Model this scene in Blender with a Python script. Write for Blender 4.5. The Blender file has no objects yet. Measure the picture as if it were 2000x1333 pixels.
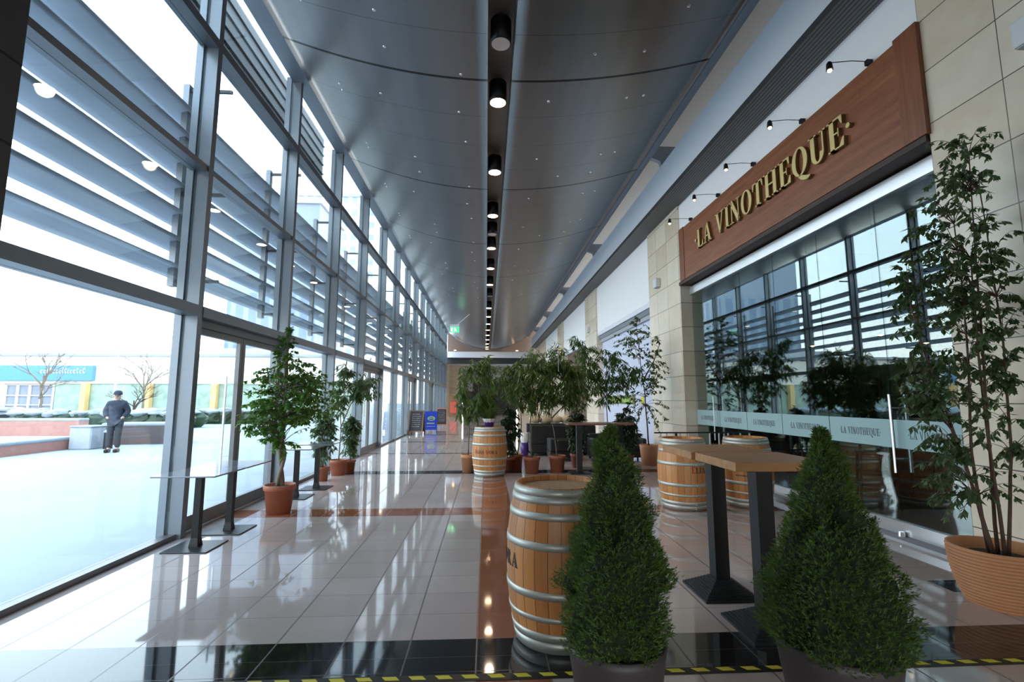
import bpy, math, random
import numpy as np
from mathutils import Vector, Matrix
pi = math.pi
SC = bpy.context.scene
COL = SC.collection

# ---------------------------------------------------------------- camera
F_PX, EYE = 940.0, 1.5
pitch = math.atan(113 / F_PX)
yaw = math.atan(50 / math.hypot(F_PX, 113))
fw = Vector((math.sin(yaw) * math.cos(pitch), math.cos(yaw) * math.cos(pitch), math.sin(pitch)))
rt = Vector((math.cos(yaw), -math.sin(yaw), 0))
up = rt.cross(fw)
cd = bpy.data.cameras.new('camera')
cam = bpy.data.objects.new('camera', cd)
COL.objects.link(cam)
cam.matrix_world = Matrix(((rt.x, up.x, -fw.x, 0), (rt.y, up.y, -fw.y, 0), (rt.z, up.z, -fw.z, EYE), (0, 0, 0, 1)))
cd.sensor_fit = 'HORIZONTAL'
cd.sensor_width = 36
cd.lens = F_PX / 2000 * 36
cd.clip_start = 0.05
cd.clip_end = 600
SC.camera = cam

# ---------------------------------------------------------------- world, light, exposure
SC.view_settings.view_transform = 'Standard'
SC.view_settings.look = 'None'
SC.view_settings.gamma = 1.0
SC.view_settings.use_curve_mapping = False
SC.view_settings.exposure = 0.68
SC.cycles.max_bounces = 10
SC.cycles.transparent_max_bounces = 24
SC.cycles.sample_clamp_indirect = 8
SC.cycles.caustics_reflective = False
SC.cycles.caustics_refractive = False
W = bpy.data.worlds.new('winter_sky')
SC.world = W
W.use_nodes = True
nt = W.node_tree
nt.nodes.clear()
wo = nt.nodes.new('ShaderNodeOutputWorld')
bg = nt.nodes.new('ShaderNodeBackground')
tc = nt.nodes.new('ShaderNodeTexCoord')
sx = nt.nodes.new('ShaderNodeSeparateXYZ')
cr = nt.nodes.new('ShaderNodeValToRGB')
nt.links.new(tc.outputs['Generated'], sx.inputs[0])
nt.links.new(sx.outputs['Z'], cr.inputs[0])
cr.color_ramp.elements[0].position = 0.0
cr.color_ramp.elements[0].color = (1.0, 0.95, 0.88, 1)
cr.color_ramp.elements[1].position = 0.7
cr.color_ramp.elements[1].color = (0.62, 0.80, 1.0, 1)
e = cr.color_ramp.elements.new(0.22)
e.color = (0.80, 0.92, 1.0, 1)
nt.links.new(cr.outputs[0], bg.inputs[0])
bg.inputs[1].default_value = 4.2
nt.links.new(bg.outputs[0], wo.inputs[0])

pl = bpy.data.lights.new('sky_portal', 'AREA')
pl.shape = 'RECTANGLE'
pl.size = 7.0
pl.size_y = 38.0
pl.cycles.is_portal = True
po = bpy.data.objects.new('sky_portal', pl)
COL.objects.link(po)
po.location = (-3.56, 22.0, 3.5)
po.rotation_euler = (0, -pi / 2, 0)

sun = bpy.data.lights.new('low_winter_sun', 'SUN')
sun.energy = 1.6
sun.angle = 0.02
sun.color = (1.0, 0.80, 0.55)
so = bpy.data.objects.new('low_winter_sun', sun)
COL.objects.link(so)
so.rotation_euler = Vector((-0.95, 0.30, -0.22)).to_track_quat('-Z', 'Y').to_euler()

# ---------------------------------------------------------------- helpers
def thing(name, label, cat, loc=(0, 0, 0), rz=0.0, group=None):
    o = bpy.data.objects.new(name, None)
    COL.objects.link(o)
    o.empty_display_size = 0.1
    o.location = loc
    o.rotation_euler = (0, 0, rz)
    o['label'] = label
    o['category'] = cat
    if group:
        o['group'] = group
    return o

def structure(o, kind='structure'):
    o['kind'] = kind
    return o

def snode(name, loc=(0, 0, 0)):
    o = bpy.data.objects.new(name, None)
    COL.objects.link(o)
    o.location = loc
    o['kind'] = 'structure'
    return o

class MB:
    def __init__(s):
        s.v = []
        s.f = []
    def add(s, vs, fs):
        b = len(s.v)
        s.v += [tuple(p) for p in vs]
        s.f += [tuple(i + b for i in f) for f in fs]
        return s
    def box(s, x0, x1, y0, y1, z0, z1):
        vs = [(x, y, z) for z in (z0, z1) for y in (y0, y1) for x in (x0, x1)]
        return s.add(vs, [(0, 2, 3, 1), (4, 5, 7, 6), (0, 1, 5, 4), (2, 6, 7, 3), (0, 4, 6, 2), (1, 3, 7, 5)])
    def cbox(s, x0, x1, y0, y1, z0, z1, b=0.01):
        # box with chamfered vertical + top edges
        ring = lambda i, z: [(x0 + i + b, y0 + i, z), (x1 - i - b, y0 + i, z), (x1 - i, y0 + i + b, z), (x1 - i, y1 - i - b, z),
                             (x1 - i - b, y1 - i, z), (x0 + i + b, y1 - i, z), (x0 + i, y1 - i - b, z), (x0 + i, y0 + i + b, z)]
        vs = ring(b * .6, z0) + ring(0, z0 + b) + ring(0, z1 - b) + ring(b * .6, z1)
        fs = [tuple(range(7, -1, -1)), tuple(range(24, 32))]
        for k in range(3):
            for i in range(8):
                j = (i + 1) % 8
                fs.append((k * 8 + i, k * 8 + j, k * 8 + 8 + j, k * 8 + 8 + i))
        return s.add(vs, fs)
    def lathe(s, prof, n=32, c=(0, 0, 0), close=False):
        vs, fs = [], []
        for r, z in prof:
            for i in range(n):
                a = 2 * pi * i / n
                vs.append((c[0] + r * math.cos(a), c[1] + r * math.sin(a), c[2] + z))
        m = len(prof)
        for k in range(m - 1 + (1 if close else 0)):
            k2 = (k + 1) % m
            for i in range(n):
                j = (i + 1) % n
                fs.append((k * n + i, k * n + j, k2 * n + j, k2 * n + i))
        if not close:
            fs.append(tuple(range(n - 1, -1, -1)))
            fs.append(tuple((m - 1) * n + i for i in range(n)))
        return s.add(vs, fs)
    def tube(s, pts, rs, n=6):
        pts = [Vector(p) for p in pts]
        if not isinstance(rs, (list, tuple)):
            rs = [rs] * len(pts)
        vs, fs = [], []
        u = None
        for k, p in enumerate(pts):
            d = (pts[min(k + 1, len(pts) - 1)] - pts[max(k - 1, 0)])
            if d.length < 1e-9:
                d = Vector((0, 0, 1))
            d.normalize()
            if u is None:
                u = d.orthogonal().normalized()
            u = (u - d * u.dot(d))
            u = u.normalized() if u.length > 1e-6 else d.orthogonal().normalized()
            w = d.cross(u)
            for i in range(n):
                a = 2 * pi * i / n
                vs.append(p + (u * math.cos(a) + w * math.sin(a)) * rs[k])
        for k in range(len(pts) - 1):
            for i in range(n):
                j = (i + 1) % n
                fs.append((k * n + i, k * n + j, (k + 1) * n + j, (k + 1) * n + i))
        fs.append(tuple(range(n - 1, -1, -1)))
        fs.append(tuple((len(pts) - 1) * n + i for i in range(n)))
        return s.add(vs, fs)
    def prism(s, poly, fn, d0, d1):
        # poly: 2-D outline; fn(u, v, d) -> 3-D
        n = len(poly)
        vs = [fn(u, v, d0) for u, v in poly] + [fn(u, v, d1) for u, v in poly]
        fs = [tuple(range(n - 1, -1, -1)), tuple(range(n, 2 * n))]
        fs += [(i, (i + 1) % n, n + (i + 1) % n, n + i) for i in range(n)]
        return s.add(vs, fs)
    def blob(s, c, r, rng, seg=10, rings=7, rough=0.12, flat=0.0):
        vs, fs = [], []
        ph = [rng.uniform(0, 6.28) for _ in range(6)]
        vs.append((c[0], c[1], c[2] - r[2]))
        for k in range(1, rings):
            t = pi * k / rings
            for i in range(seg):
                a = 2 * pi * i / seg
                q = 1 + rough * (math.sin(3 * a + ph[0] + 2 * t) + math.sin(5 * a + ph[1] - 3 * t) * .6 + math.sin(4 * t + ph[2]))
                vs.append((c[0] + r[0] * q * math.sin(t) * math.cos(a), c[1] + r[1] * q * math.sin(t) * math.sin(a), c[2] - r[2] * math.cos(t) * (1 if k < rings / 2 else 1 - flat)))
        vs.append((c[0], c[1], c[2] + r[2] * (1 - flat)))
        for i in range(seg):
            j = (i + 1) % seg
            fs.append((0, 1 + j, 1 + i))
            for k in range(rings - 2):
                a0 = 1 + k * seg
                fs.append((a0 + i, a0 + j, a0 + seg + j, a0 + seg + i))
            fs.append((1 + (rings - 2) * seg + i, 1 + (rings - 2) * seg + j, len(vs) - 1))
        return s.add(vs, fs)
    def build(s, name, mat, parent=None, smooth=False, loc=None):
        me = bpy.data.meshes.new(name)
        me.from_pydata(s.v, [], s.f)
        me.update()
        if smooth:
            me.shade_smooth() if hasattr(me, 'shade_smooth') else None
            if smooth == 'auto':
                for p in me.polygons:
                    p.use_smooth = len(p.vertices) <= 4
        if isinstance(mat, (list, tuple)):
            for m in mat:
                me.materials.append(m)
        else:
            me.materials.append(mat)
        o = bpy.data.objects.new(name, me)
        COL.objects.link(o)
        if parent:
            o.parent = parent
        if loc:
            o.location = loc
        return o

def solo(name, mb, mat, label, cat, loc=(0, 0, 0), group=None, smooth=False):
    o = mb.build(name, mat, smooth=smooth, loc=loc)
    o['label'] = label
    o['category'] = cat
    if group:
        o['group'] = group
    return o

def children(o):
    return [c for c in bpy.data.objects if c.parent == o]

def copy_tree(o, loc=None, rz=None, label=None, group=None, parent=None):
    c = o.copy()
    COL.objects.link(c)
    if parent:
        c.parent = parent
    for ch in children(o):
        copy_tree(ch, parent=c)
    if loc is not None:
        c.location = loc
    if rz is not None:
        c.rotation_euler = (0, 0, rz)
    if label:
        c['label'] = label
    if group:
        c['group'] = group
    return c

# ---------------------------------------------------------------- materials
def new_mat(name):
    m = bpy.data.materials.new(name)
    m.use_nodes = True
    n = m.node_tree
    b = n.nodes['Principled BSDF']
    return m, n, b

class NG:
    """tiny node-graph helper"""
    def __init__(s, nt):
        s.nt = nt
        s.L = nt.links
    def n(s, t, **kw):
        x = s.nt.nodes.new(t)
        for k, v in kw.items():
            setattr(x, k, v)
        return x
    def m(s, op, a, b=None, c=None):
        x = s.nt.nodes.new('ShaderNodeMath')
        x.operation = op
        for i, q in enumerate((a, b, c)):
            if q is None:
                continue
            if isinstance(q, (int, float)):
                x.inputs[i].default_value = q
            else:
                s.L.new(q, x.inputs[i])
        return x.outputs[0]
    def xyz(s):
        t = s.n('ShaderNodeTexCoord')
        q = s.n('ShaderNodeSeparateXYZ')
        s.L.new(t.outputs['Object'], q.inputs[0])
        return t.outputs['Object'], q.outputs[0], q.outputs[1], q.outputs[2]
    def line(s, c, pitch, off, width):
        a = s.m('SUBTRACT', c, off - width / 2)
        a = s.m('DIVIDE', a, pitch)
        a = s.m('FRACT', a)
        return s.m('LESS_THAN', a, width / pitch)
    def within(s, c, lo, hi):
        return s.m('MULTIPLY', s.m('GREATER_THAN', c, lo), s.m('LESS_THAN', c, hi))
    def mix(s, f, a, b):
        x = s.n('ShaderNodeMix', data_type='RGBA')
        for i, q in ((0, f), (6, a), (7, b)):
            if isinstance(q, (int, float)):
                x.inputs[i].default_value = q
            elif isinstance(q, tuple):
                x.inputs[i].default_value = (*q[:3], 1)
            else:
                s.L.new(q, x.inputs[i])
        return x.outputs[2]
    def noise(s, vec, scale, detail=3, rough=.5):
        x = s.n('ShaderNodeTexNoise')
        x.inputs['Scale'].default_value = scale
        x.inputs['Detail'].default_value = detail
        x.inputs['Roughness'].default_value = rough
        if vec is not None:
            s.L.new(vec, x.inputs['Vector'])
        return x.outputs['Fac']
    def scalev(s, vec, v):
        x = s.n('ShaderNodeVectorMath', operation='MULTIPLY')
        s.L.new(vec, x.inputs[0])
        x.inputs[1].default_value = v
        return x.outputs[0]
    def bump(s, h, b, strength=.3, dist=.01):
        x = s.n('ShaderNodeBump')
        x.inputs['Strength'].default_value = strength
        x.inputs['Distance'].default_value = dist
        s.L.new(h, x.inputs['Height'])
        s.L.new(x.outputs[0], b.inputs['Normal'])

def mat(name, col, rough=.5, metal=0.0, var=.12, scale=6.0, spec=None, coat=0.0, stretch=None, bump=0.0):
    m, n, b = new_mat(name)
    g = NG(n)
    v = g.n('ShaderNodeTexCoord').outputs['Object']
    if stretch:
        v = g.scalev(v, stretch)
    f = g.noise(v, scale, 4)
    lo = tuple(c * (1 - var) for c in col)
    hi = tuple(min(1, c * (1 + var)) for c in col)
    n.links.new(g.mix(f, lo, hi), b.inputs['Base Color'])
    b.inputs['Roughness'].default_value = rough
    b.inputs['Metallic'].default_value = metal
    if spec is not None:
        b.inputs['Specular IOR Level'].default_value = spec
    if coat:
        b.inputs['Coat Weight'].default_value = coat
        b.inputs['Coat Roughness'].default_value = .05
    if bump:
        g.bump(f, b, bump)
    return m

def emis(name, col, s):
    m, n, b = new_mat(name)
    b.inputs['Base Color'].default_value = (*col, 1)
    b.inputs['Emission Color'].default_value = (*col, 1)
    b.inputs['Emission Strength'].default_value = s
    return m

def glass_mat(name, tint, boost=1.0, base=.045, rough=0.0):
    m = bpy.data.materials.new(name)
    m.use_nodes = True
    n = m.node_tree
    n.nodes.clear()
    g = NG(n)
    out = g.n('ShaderNodeOutputMaterial')
    tr = g.n('ShaderNodeBsdfTransparent')
    tr.inputs[0].default_value = (*tint, 1)
    gl = g.n('ShaderNodeBsdfGlossy')
    gl.inputs['Roughness'].default_value = rough
    gl.inputs['Color'].default_value = (.92, 1, 1, 1)
    lw = g.n('ShaderNodeLayerWeight')
    lw.inputs['Blend'].default_value = .5
    p = g.m('POWER', lw.outputs['Facing'], 4.0)
    f = g.m('MULTIPLY', g.m('ADD', g.m('MULTIPLY', p, 1 - base), base), boost)
    f = g.m('MINIMUM', f, 1.0)
    mx = g.n('ShaderNodeMixShader')
    n.links.new(f, mx.inputs[0])
    n.links.new(tr.outputs[0], mx.inputs[1])
    n.links.new(gl.outputs[0], mx.inputs[2])
    n.links.new(mx.outputs[0], out.inputs[0])
    return m

def leaf_mat(name, c1, c2, rough=.38, trans=.25):
    m = bpy.data.materials.new(name)
    m.use_nodes = True
    n = m.node_tree
    b = n.nodes['Principled BSDF']
    out = n.nodes['Material Output']
    g = NG(n)
    geo = g.n('ShaderNodeNewGeometry')
    col = g.mix(geo.outputs['Random Per Island'], c1, c2)
    n.links.new(col, b.inputs['Base Color'])
    b.inputs['Roughness'].default_value = rough
    t = g.n('ShaderNodeBsdfTranslucent')
    n.links.new(g.mix(.5, col, (.25, .45, .05)), t.inputs[0])
    mx = g.n('ShaderNodeMixShader')
    mx.inputs[0].default_value = trans
    n.links.new(b.outputs[0], mx.inputs[1])
    n.links.new(t.outputs[0], mx.inputs[2])
    n.links.new(mx.outputs[0], out.inputs[0])
    return m

M = {}
M['alu'] = mat('brushed_aluminium', (.20, .225, .255), .38, .45, .08, 3, stretch=(1, 1, 8))
M['alu_light'] = mat('polished_aluminium', (.85, .87, .9), .32, .9, .06, 5)
M['louvre'] = mat('silver_louvre_paint', (.36, .40, .46), .42, .25, .06, 3)
M['bronze'] = mat('dark_door_frame', (.18, .175, .18), .4, .4)
M['dark_panel'] = mat('dark_slat_panel', (.045, .047, .05), .45, .2)
M['black'] = mat('black_powder_coat', (.006, .006, .007), .42, .3)
M['black_soft'] = mat('black_upholstery', (.006, .006, .007), .6)
M['darkgrey'] = mat('dark_grey_metal', (.035, .038, .042), .4, .5)
M['white_wall'] = mat('white_plaster', (.90, .90, .90), .7, var=.02)
M['beam_white'] = mat('painted_white_beam', (.74, .77, .82), .45, var=.02)
M['terracotta'] = mat('terracotta_plastic', (.36, .115, .06), .55, var=.12)
M['terracotta_pale'] = mat('pale_terracotta', (.58, .28, .15), .6)
M['soil'] = mat('potting_soil', (.035, .022, .014), .95, var=.5, scale=60, bump=.6)
M['bark'] = mat('grey_brown_bark', (.20, .155, .115), .8, var=.3, scale=25, stretch=(1, 1, .3), bump=.3)
M['bark_dark'] = mat('dark_red_brown_bark', (.10, .055, .04), .75, var=.3, scale=25)
M['leaf'] = leaf_mat('fig_leaves', (.022, .07, .012), (.07, .16, .03))
M['leaf_bright'] = leaf_mat('fresh_fig_leaves', (.03, .10, .012), (.11, .25, .035), trans=.35)
M['leaf_long'] = leaf_mat('long_fig_leaves', (.035, .08, .016), (.14, .19, .045))
M['leaf_dark'] = leaf_mat('dark_leaves', (.008, .025, .008), (.022, .05, .018), trans=.1)
M['leaf_grey'] = leaf_mat('grey_green_leaves', (.03, .065, .03), (.10, .155, .07))
M['needle'] = leaf_mat('spruce_needles', (.024, .06, .009), (.10, .175, .025), .6, .2)
M['snow'] = mat('snow', (.31, .345, .37), .8, var=.16, scale=.5, bump=.3)
M['brick'] = mat('red_brick_wall', (.42, .20, .16), .8, var=.15, scale=4)
M['brick_dark'] = mat('dark_brown_masonry', (.10, .075, .075), .8)
M['concrete'] = mat('grey_concrete', (.40, .41, .44), .8)
M['gold'] = mat('pale_gold_letter', (.70, .55, .24), .42, .35, .05)
M['gold_side'] = mat('dark_brass', (.20, .13, .05), .5, .3, .05)
M['hoop'] = mat('galvanised_hoop', (.56, .57, .52), .48, .6, .12, 12)
M['red_ink'] = mat('red_ink', (.45, .04, .02), .7)
M['black_ink'] = mat('dark_ink', (.05, .03, .025), .7)
M['pot_grey'] = mat('dark_grey_planter', (.062, .05, .052), .5, var=.15, scale=9)
M['lamp_glow'] = emis('lamp_glow', (1.0, .66, .38), 14)
M['lamp_off'] = mat('unlit_reflector', (.55, .56, .58), .2, .8)
M['warm_glow'] = emis('small_warm_glow', (1.0, .62, .3), 9)
M['spot_metal'] = mat('tiny_chrome_spot', (.8, .82, .85), .2, 1.0)
M['green_sign'] = emis('green_exit_sign', (.05, .75, .22), .9)
M['white_sign'] = emis('white_exit_symbol', (.8, 1, .8), .9)
M['white_metal'] = mat('white_lacquered_metal', (.7, .7, .7), .4, var=.02)
M['chalk'] = mat('black_chalkboard', (.035, .035, .042), .7, var=.3, scale=5)
M['chalk_mark'] = mat('chalk_strokes', (.4, .35, .36), .9)
M['frame_wood'] = mat('brown_wood_frame', (.22, .12, .06), .6)
M['orange_frame'] = mat('orange_wood_frame', (.62, .22, .12), .6)
M['blue_board'] = mat('royal_blue_board', (.02, .06, .55), .5)
M['yellow'] = mat('yellow_paint', (.70, .62, .05), .6, var=.06)
M['green_paint'] = mat('yellow_green_print', (.42, .62, .15), .6)
M['red_poster'] = mat('red_poster', (.70, .10, .05), .5, var=.5, scale=14)
M['purple'] = mat('purple_foil', (.05, .014, .17), .3)
M['beige'] = mat('beige_blanket', (.50, .38, .24), .85, bump=.4)
M['glass'] = glass_mat('window_glass', (.93, .965, .975), 1.0)
M['glass_shop'] = glass_mat('shop_glass', (.70, .78, .78), 1.0, .105)
M['frost'] = mat('frosted_film', (.36, .52, .54), .35, var=.04)
M['frost_ink'] = mat('grey_film_lettering', (.10, .12, .14), .5)
M['hoarding'] = mat('pale_lilac_hoarding', (.60, .64, .78), .5, var=.04, scale=1)
M['cream'] = mat('cream_facade', (.80, .72, .62), .8, var=.04)
M['sign_blue'] = mat('blue_shop_sign', (.09, .25, .50), .5, var=.05)
M['grass_green'] = mat('green_hedge_fence', (.33, .42, .34), .8, var=.5, scale=1.5)
M['amber'] = mat('amber_column', (.78, .50, .20), .6)
M['navy'] = mat('navy_padded_jacket', (.018, .023, .042), .75, var=.2)
M['trousers'] = mat('black_trousers', (.03, .033, .045), .8)
M['skin'] = mat('skin', (.52, .33, .25), .55, var=.04)
M['cap'] = mat('dark_cap', (.03, .035, .06), .8)
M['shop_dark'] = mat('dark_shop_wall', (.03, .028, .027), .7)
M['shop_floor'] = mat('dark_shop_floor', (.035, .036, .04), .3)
M['stool_wood'] = mat('dark_red_stool_wood', (.09, .035, .022), .4)
M['bottle'] = mat('dark_bottle_glass', (.012, .02, .012), .12)
M['paper'] = mat('white_paper', (.75, .75, .72), .7)
M['win_dark'] = mat('dark_window', (.22, .24, .30), .3)

# wood of the big sign
def wood_mat(name, c1, c2, axis_scale, rough=.4, scale=3):
    m, n, b = new_mat(name)
    g = NG(n)
    v, x, y, z = g.xyz()
    w = g.scalev(v, axis_scale)
    f = g.noise(w, scale, 6, .6)
    f2 = g.noise(w, scale * 6, 3, .5)
    k = g.m('ADD', g.m('MULTIPLY', f, .75), g.m('MULTIPLY', f2, .25))
    k = g.m('MULTIPLY', g.m('SUBTRACT', k, .3), 2.4)
    k.node.use_clamp = True
    n.links.new(g.mix(k, c1, c2), b.inputs['Base Color'])
    b.inputs['Roughness'].default_value = rough
    return m
M['sign_wood'] = wood_mat('reddish_sign_wood', (.15, .045, .018), (.34, .115, .045), (1, .35, 5))
M['sign_wood_v'] = wood_mat('reddish_sign_wood_upright', (.14, .040, .016), (.29, .092, .036), (1, 7, .4))
M['sign_dark'] = mat('dark_sign_soffit', (.05, .025, .018), .6)
M['top_wood'] = wood_mat('oak_table_top', (.34, .155, .05), (.60, .31, .12), (.5, 6, 6), .35)
M['head_wood'] = wood_mat('barrel_head_oak', (.34, .20, .11), (.52, .33, .19), (6, .5, 1), .6)

def barrel_mat(name, c1, c2):
    m, n, b = new_mat(name)
    g = NG(n)
    v, x, y, z = g.xyz()
    a = g.m('MULTIPLY', g.m('ADD', g.m('ARCTAN2', y, x), pi), 26 / (2 * pi))
    idx = g.m('FLOOR', a)
    wn = g.n('ShaderNodeTexWhiteNoise', noise_dimensions='1D')
    n.links.new(idx, wn.inputs['W'])
    f = g.noise(g.scalev(v, (14, 14, 1.2)), 3, 5)
    k = g.m('ADD', g.m('MULTIPLY', wn.outputs['Value'], .55), g.m('MULTIPLY', f, .6))
    col = g.mix(k, c1, c2)
    gap = g.m('LESS_THAN', g.m('FRACT', a), .05)
    col = g.mix(gap, col, (.10, .045, .02))
    n.links.new(col, b.inputs['Base Color'])
    b.inputs['Roughness'].default_value = .42
    return m
M['stave'] = barrel_mat('oak_staves', (.42, .155, .045), (.72, .33, .115))

def ceiling_mat():
    m, n, b = new_mat('satin_metal_ceiling')
    g = NG(n)
    v, x, y, z = g.xyz()
    f = g.noise(g.scalev(v, (1.2, .08, 1)), 3, 3)
    col = g.mix(f, (.155, .155, .16), (.23, .228, .23))
    thick = g.line(y, 3.74, 6.93, .05)
    thin = g.line(y, .935, 6.93, .012)
    col = g.mix(g.m('MULTIPLY', thin, .6), col, (.06, .055, .055))
    col = g.mix(thick, col, (.02, .02, .02))
    n.links.new(col, b.inputs['Base Color'])
    b.inputs['Metallic'].default_value = .85
    n.links.new(g.m('ADD', g.m('MULTIPLY', f, .10), .27), b.inputs['Roughness'])
    return m
M['ceiling'] = ceiling_mat()
M['slot'] = mat('ceiling_slot', (.30, .255, .23), .5, .3)

def floor_mat():
    m, n, b = new_mat('polished_granite_floor')
    g = NG(n)
    v, x, y, z = g.xyz()
    sp = g.noise(v, 160, 2)
    cl = g.noise(v, 2.5, 3)
    px, py = .41, .365
    ix = g.m('FLOOR', g.m('DIVIDE', g.m('ADD', x, .05), px))
    iy = g.m('FLOOR', g.m('DIVIDE', g.m('SUBTRACT', y, 3.24), py))
    wn = g.n('ShaderNodeTexWhiteNoise', noise_dimensions='2D')
    cmb = g.n('ShaderNodeCombineXYZ')
    n.links.new(ix, cmb.inputs[0])
    n.links.new(iy, cmb.inputs[1])
    n.links.new(cmb.outputs[0], wn.inputs['Vector'])
    k = g.m('ADD', g.m('MULTIPLY', sp, .6), g.m('ADD', g.m('MULTIPLY', cl, .2), g.m('MULTIPLY', wn.outputs['Value'], .2)))
    pale = g.mix(k, (.34, .275, .26), (.64, .565, .545))
    red = g.mix(k, (.20, .065, .035), (.42, .17, .10))
    blk = g.mix(k, (.006, .006, .007), (.022, .022, .024))
    grout = g.m('MAXIMUM', g.line(x, px, -.05, .011), g.m('MULTIPLY', g.line(y, py, 3.24, .006), .55))
    col = g.mix(g.m('MULTIPLY', grout, .8), pale, (.07, .055, .06))
    redm = g.m('MAXIMUM', g.within(x, -.05, .36), g.within(y, 6.50, 6.93))
    rgrout = g.line(y, .365, 3.24, .004)
    redc = g.mix(g.m('MULTIPLY', rgrout, .5), red, (.10, .04, .03))
    col = g.mix(redm, col, redc)
    b1 = g.within(y, 2.82, 3.24)
    bb = b1
    for lo, hi in ((10.0, 10.42), (13.6, 13.78), (17.2, 17.4), (20.6, 20.9), (24.2, 24.5), (27.7, 28.0), (31.2, 31.6), (34.7, 35.1)):
        bb = g.m('MAXIMUM', bb, g.within(y, lo, hi))
    inl = g.m('MULTIPLY', g.within(x, 3.66, 3.98), g.within(y, 3.78, 4.02))
    bb = g.m('MAXIMUM', bb, inl)
    bg_ = g.m('MAXIMUM', g.line(x, px, -.05, .006), g.line(y, .21, 3.24, .004))
    blkc = g.mix(g.m('MULTIPLY', bg_, .7), blk, (.14, .13, .13))
    col = g.mix(bb, col, blkc)
    n.links.new(col, b.inputs['Base Color'])
    b.inputs['Roughness'].default_value = .045
    n.links.new(g.m('ADD', g.m('MULTIPLY', cl, .04), g.m('ADD', .03, g.m('MULTIPLY', grout, .3))), b.inputs['Roughness'])
    b.inputs['IOR'].default_value = 1.6
    return m
M['floor'] = floor_mat()

def stone_mat():
    m, n, b = new_mat('travertine_cladding')
    g = NG(n)
    v, x, y, z = g.xyz()
    ly = g.line(y, .6833, 4.2, .008)
    lz = g.line(z, .54, 1.46, .010)
    iy = g.m('FLOOR', g.m('DIVIDE', g.m('SUBTRACT', y, 4.2), .6833))
    iz = g.m('FLOOR', g.m('DIVIDE', g.m('SUBTRACT', z, 1.46), .54))
    wn = g.n('ShaderNodeTexWhiteNoise', noise_dimensions='2D')
    cmb = g.n('ShaderNodeCombineXYZ')
    n.links.new(iy, cmb.inputs[0])
    n.links.new(iz, cmb.inputs[1])
    n.links.new(cmb.outputs[0], wn.inputs['Vector'])
    f = g.noise(v, 4, 6, .65)
    k = g.m('ADD', g.m('MULTIPLY', f, .6), g.m('MULTIPLY', wn.outputs['Value'], .45))
    col = g.mix(k, (.60, .475, .33), (.88, .80, .66))
    col = g.mix(g.m('MAXIMUM', ly, lz), col, (.10, .08, .06))
    n.links.new(col, b.inputs['Base Color'])
    b.inputs['Roughness'].default_value = .28
    return m
M['stone'] = stone_mat()
def dark_clad():
    m, n, b = new_mat('dark_metal_cladding')
    g = NG(n)
    v, x, y, z = g.xyz()
    lz = g.line(z, .56, 3.14, .02)
    f = g.noise(v, 3, 3)
    col = g.mix(f, (.05, .048, .048), (.075, .07, .068))
    n.links.new(g.mix(lz, col, (.004, .004, .004)), b.inputs['Base Color'])
    b.inputs['Roughness'].default_value = .6
    return m
M['clad'] = dark_clad()
def ribs():
    m, n, b = new_mat('ribbed_dark_soffit')
    g = NG(n)
    v, x, y, z = g.xyz()
    l = g.line(x, .055, 3.85, .018)
    n.links.new(g.mix(l, (.14, .14, .145), (.03, .03, .03)), b.inputs['Base Color'])
    b.inputs['Roughness'].default_value = .6
    return m
M['ribs'] = ribs()
def tower_mat(name, base, win, px, pz):
    m, n, b = new_mat(name)
    g = NG(n)
    v, x, y, z = g.xyz()
    h = g.m('ADD', x, y)
    a = g.m('MULTIPLY', g.line(h, px, 0, px * .62), g.line(z, pz, 0, pz * .5))
    n.links.new(g.mix(a, base, win), b.inputs['Base Color'])
    b.inputs['Roughness'].default_value = .6
    return m
M['tower_white'] = tower_mat('white_tower_facade', (.85, .85, .85), (.35, .42, .55), 2.2, 3.2)
M['tower_blue'] = tower_mat('blue_grey_tower_facade', (.26, .32, .40), (.16, .22, .32), 1.6, 60)

# ---------------------------------------------------------------- dimensions
XG = -3.42            # glass of the curtain wall
XI = -3.28            # inner face of its mullions
YM0, PM = 5.62, 2.47  # first mullion in view, spacing
XS = 4.3              # face of the stone piers
XSH = 4.55            # shop glass
Y_BACK, Y_END = -4.5, 41.6
zc = lambda y: 6.40 - .021 * (y - 7)
CL, CR_, SL0, SL1 = -3.14, 3.52, -.01, .36

# ---------------------------------------------------------------- room shell
mb = MB().box(-3.45, 9.6, Y_BACK - .4, 58, -.12, 0)
structure(mb.build('floor', M['floor']))

def hull(y0, y1):
    mb = MB()
    def prof(y):
        z0 = zc(y)
        L = [(CL + (SL0 - CL) * t, z0 + (7.0 - z0) * ((1 - t) ** 1.9)) for t in [i / 18 for i in range(19)]]
        R = [(SL1 + (CR_ - SL1) * t, z0 + (6.90 - z0) * (t ** 1.9)) for t in [i / 18 for i in range(19)]]
        return L, R
    ys = np.linspace(y0, y1, 40)
    for side in (0, 1):
        vs, fs = [], []
        for y in ys:
            p = prof(y)[side]
            vs += [(a, y, z) for a, z in p] + [(a, y, z + .08) for a, z in p]
        w = 38
        for k in range(len(ys) - 1):
            for i in range(18):
                a = k * w + i
                fs.append((a, a + w, a + w + 1, a + 1))
                a2 = a + 19
                fs.append((a2, a2 + 1, a2 + w + 1, a2 + w))
            for i in (0, 18):
                a = k * w + i
                fs.append((a, a + 19, a + 19 + w, a + w))
        for k in (0, len(ys) - 1):
            for i in range(18):
                a = k * w + i
                fs.append((a, a + 1, a + 20, a + 19))
        mb.add(vs, fs)
    return mb
ce = structure(hull(Y_BACK, Y_END - .4).build('ceiling', M['ceiling'], smooth=True))
mb = MB()
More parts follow.
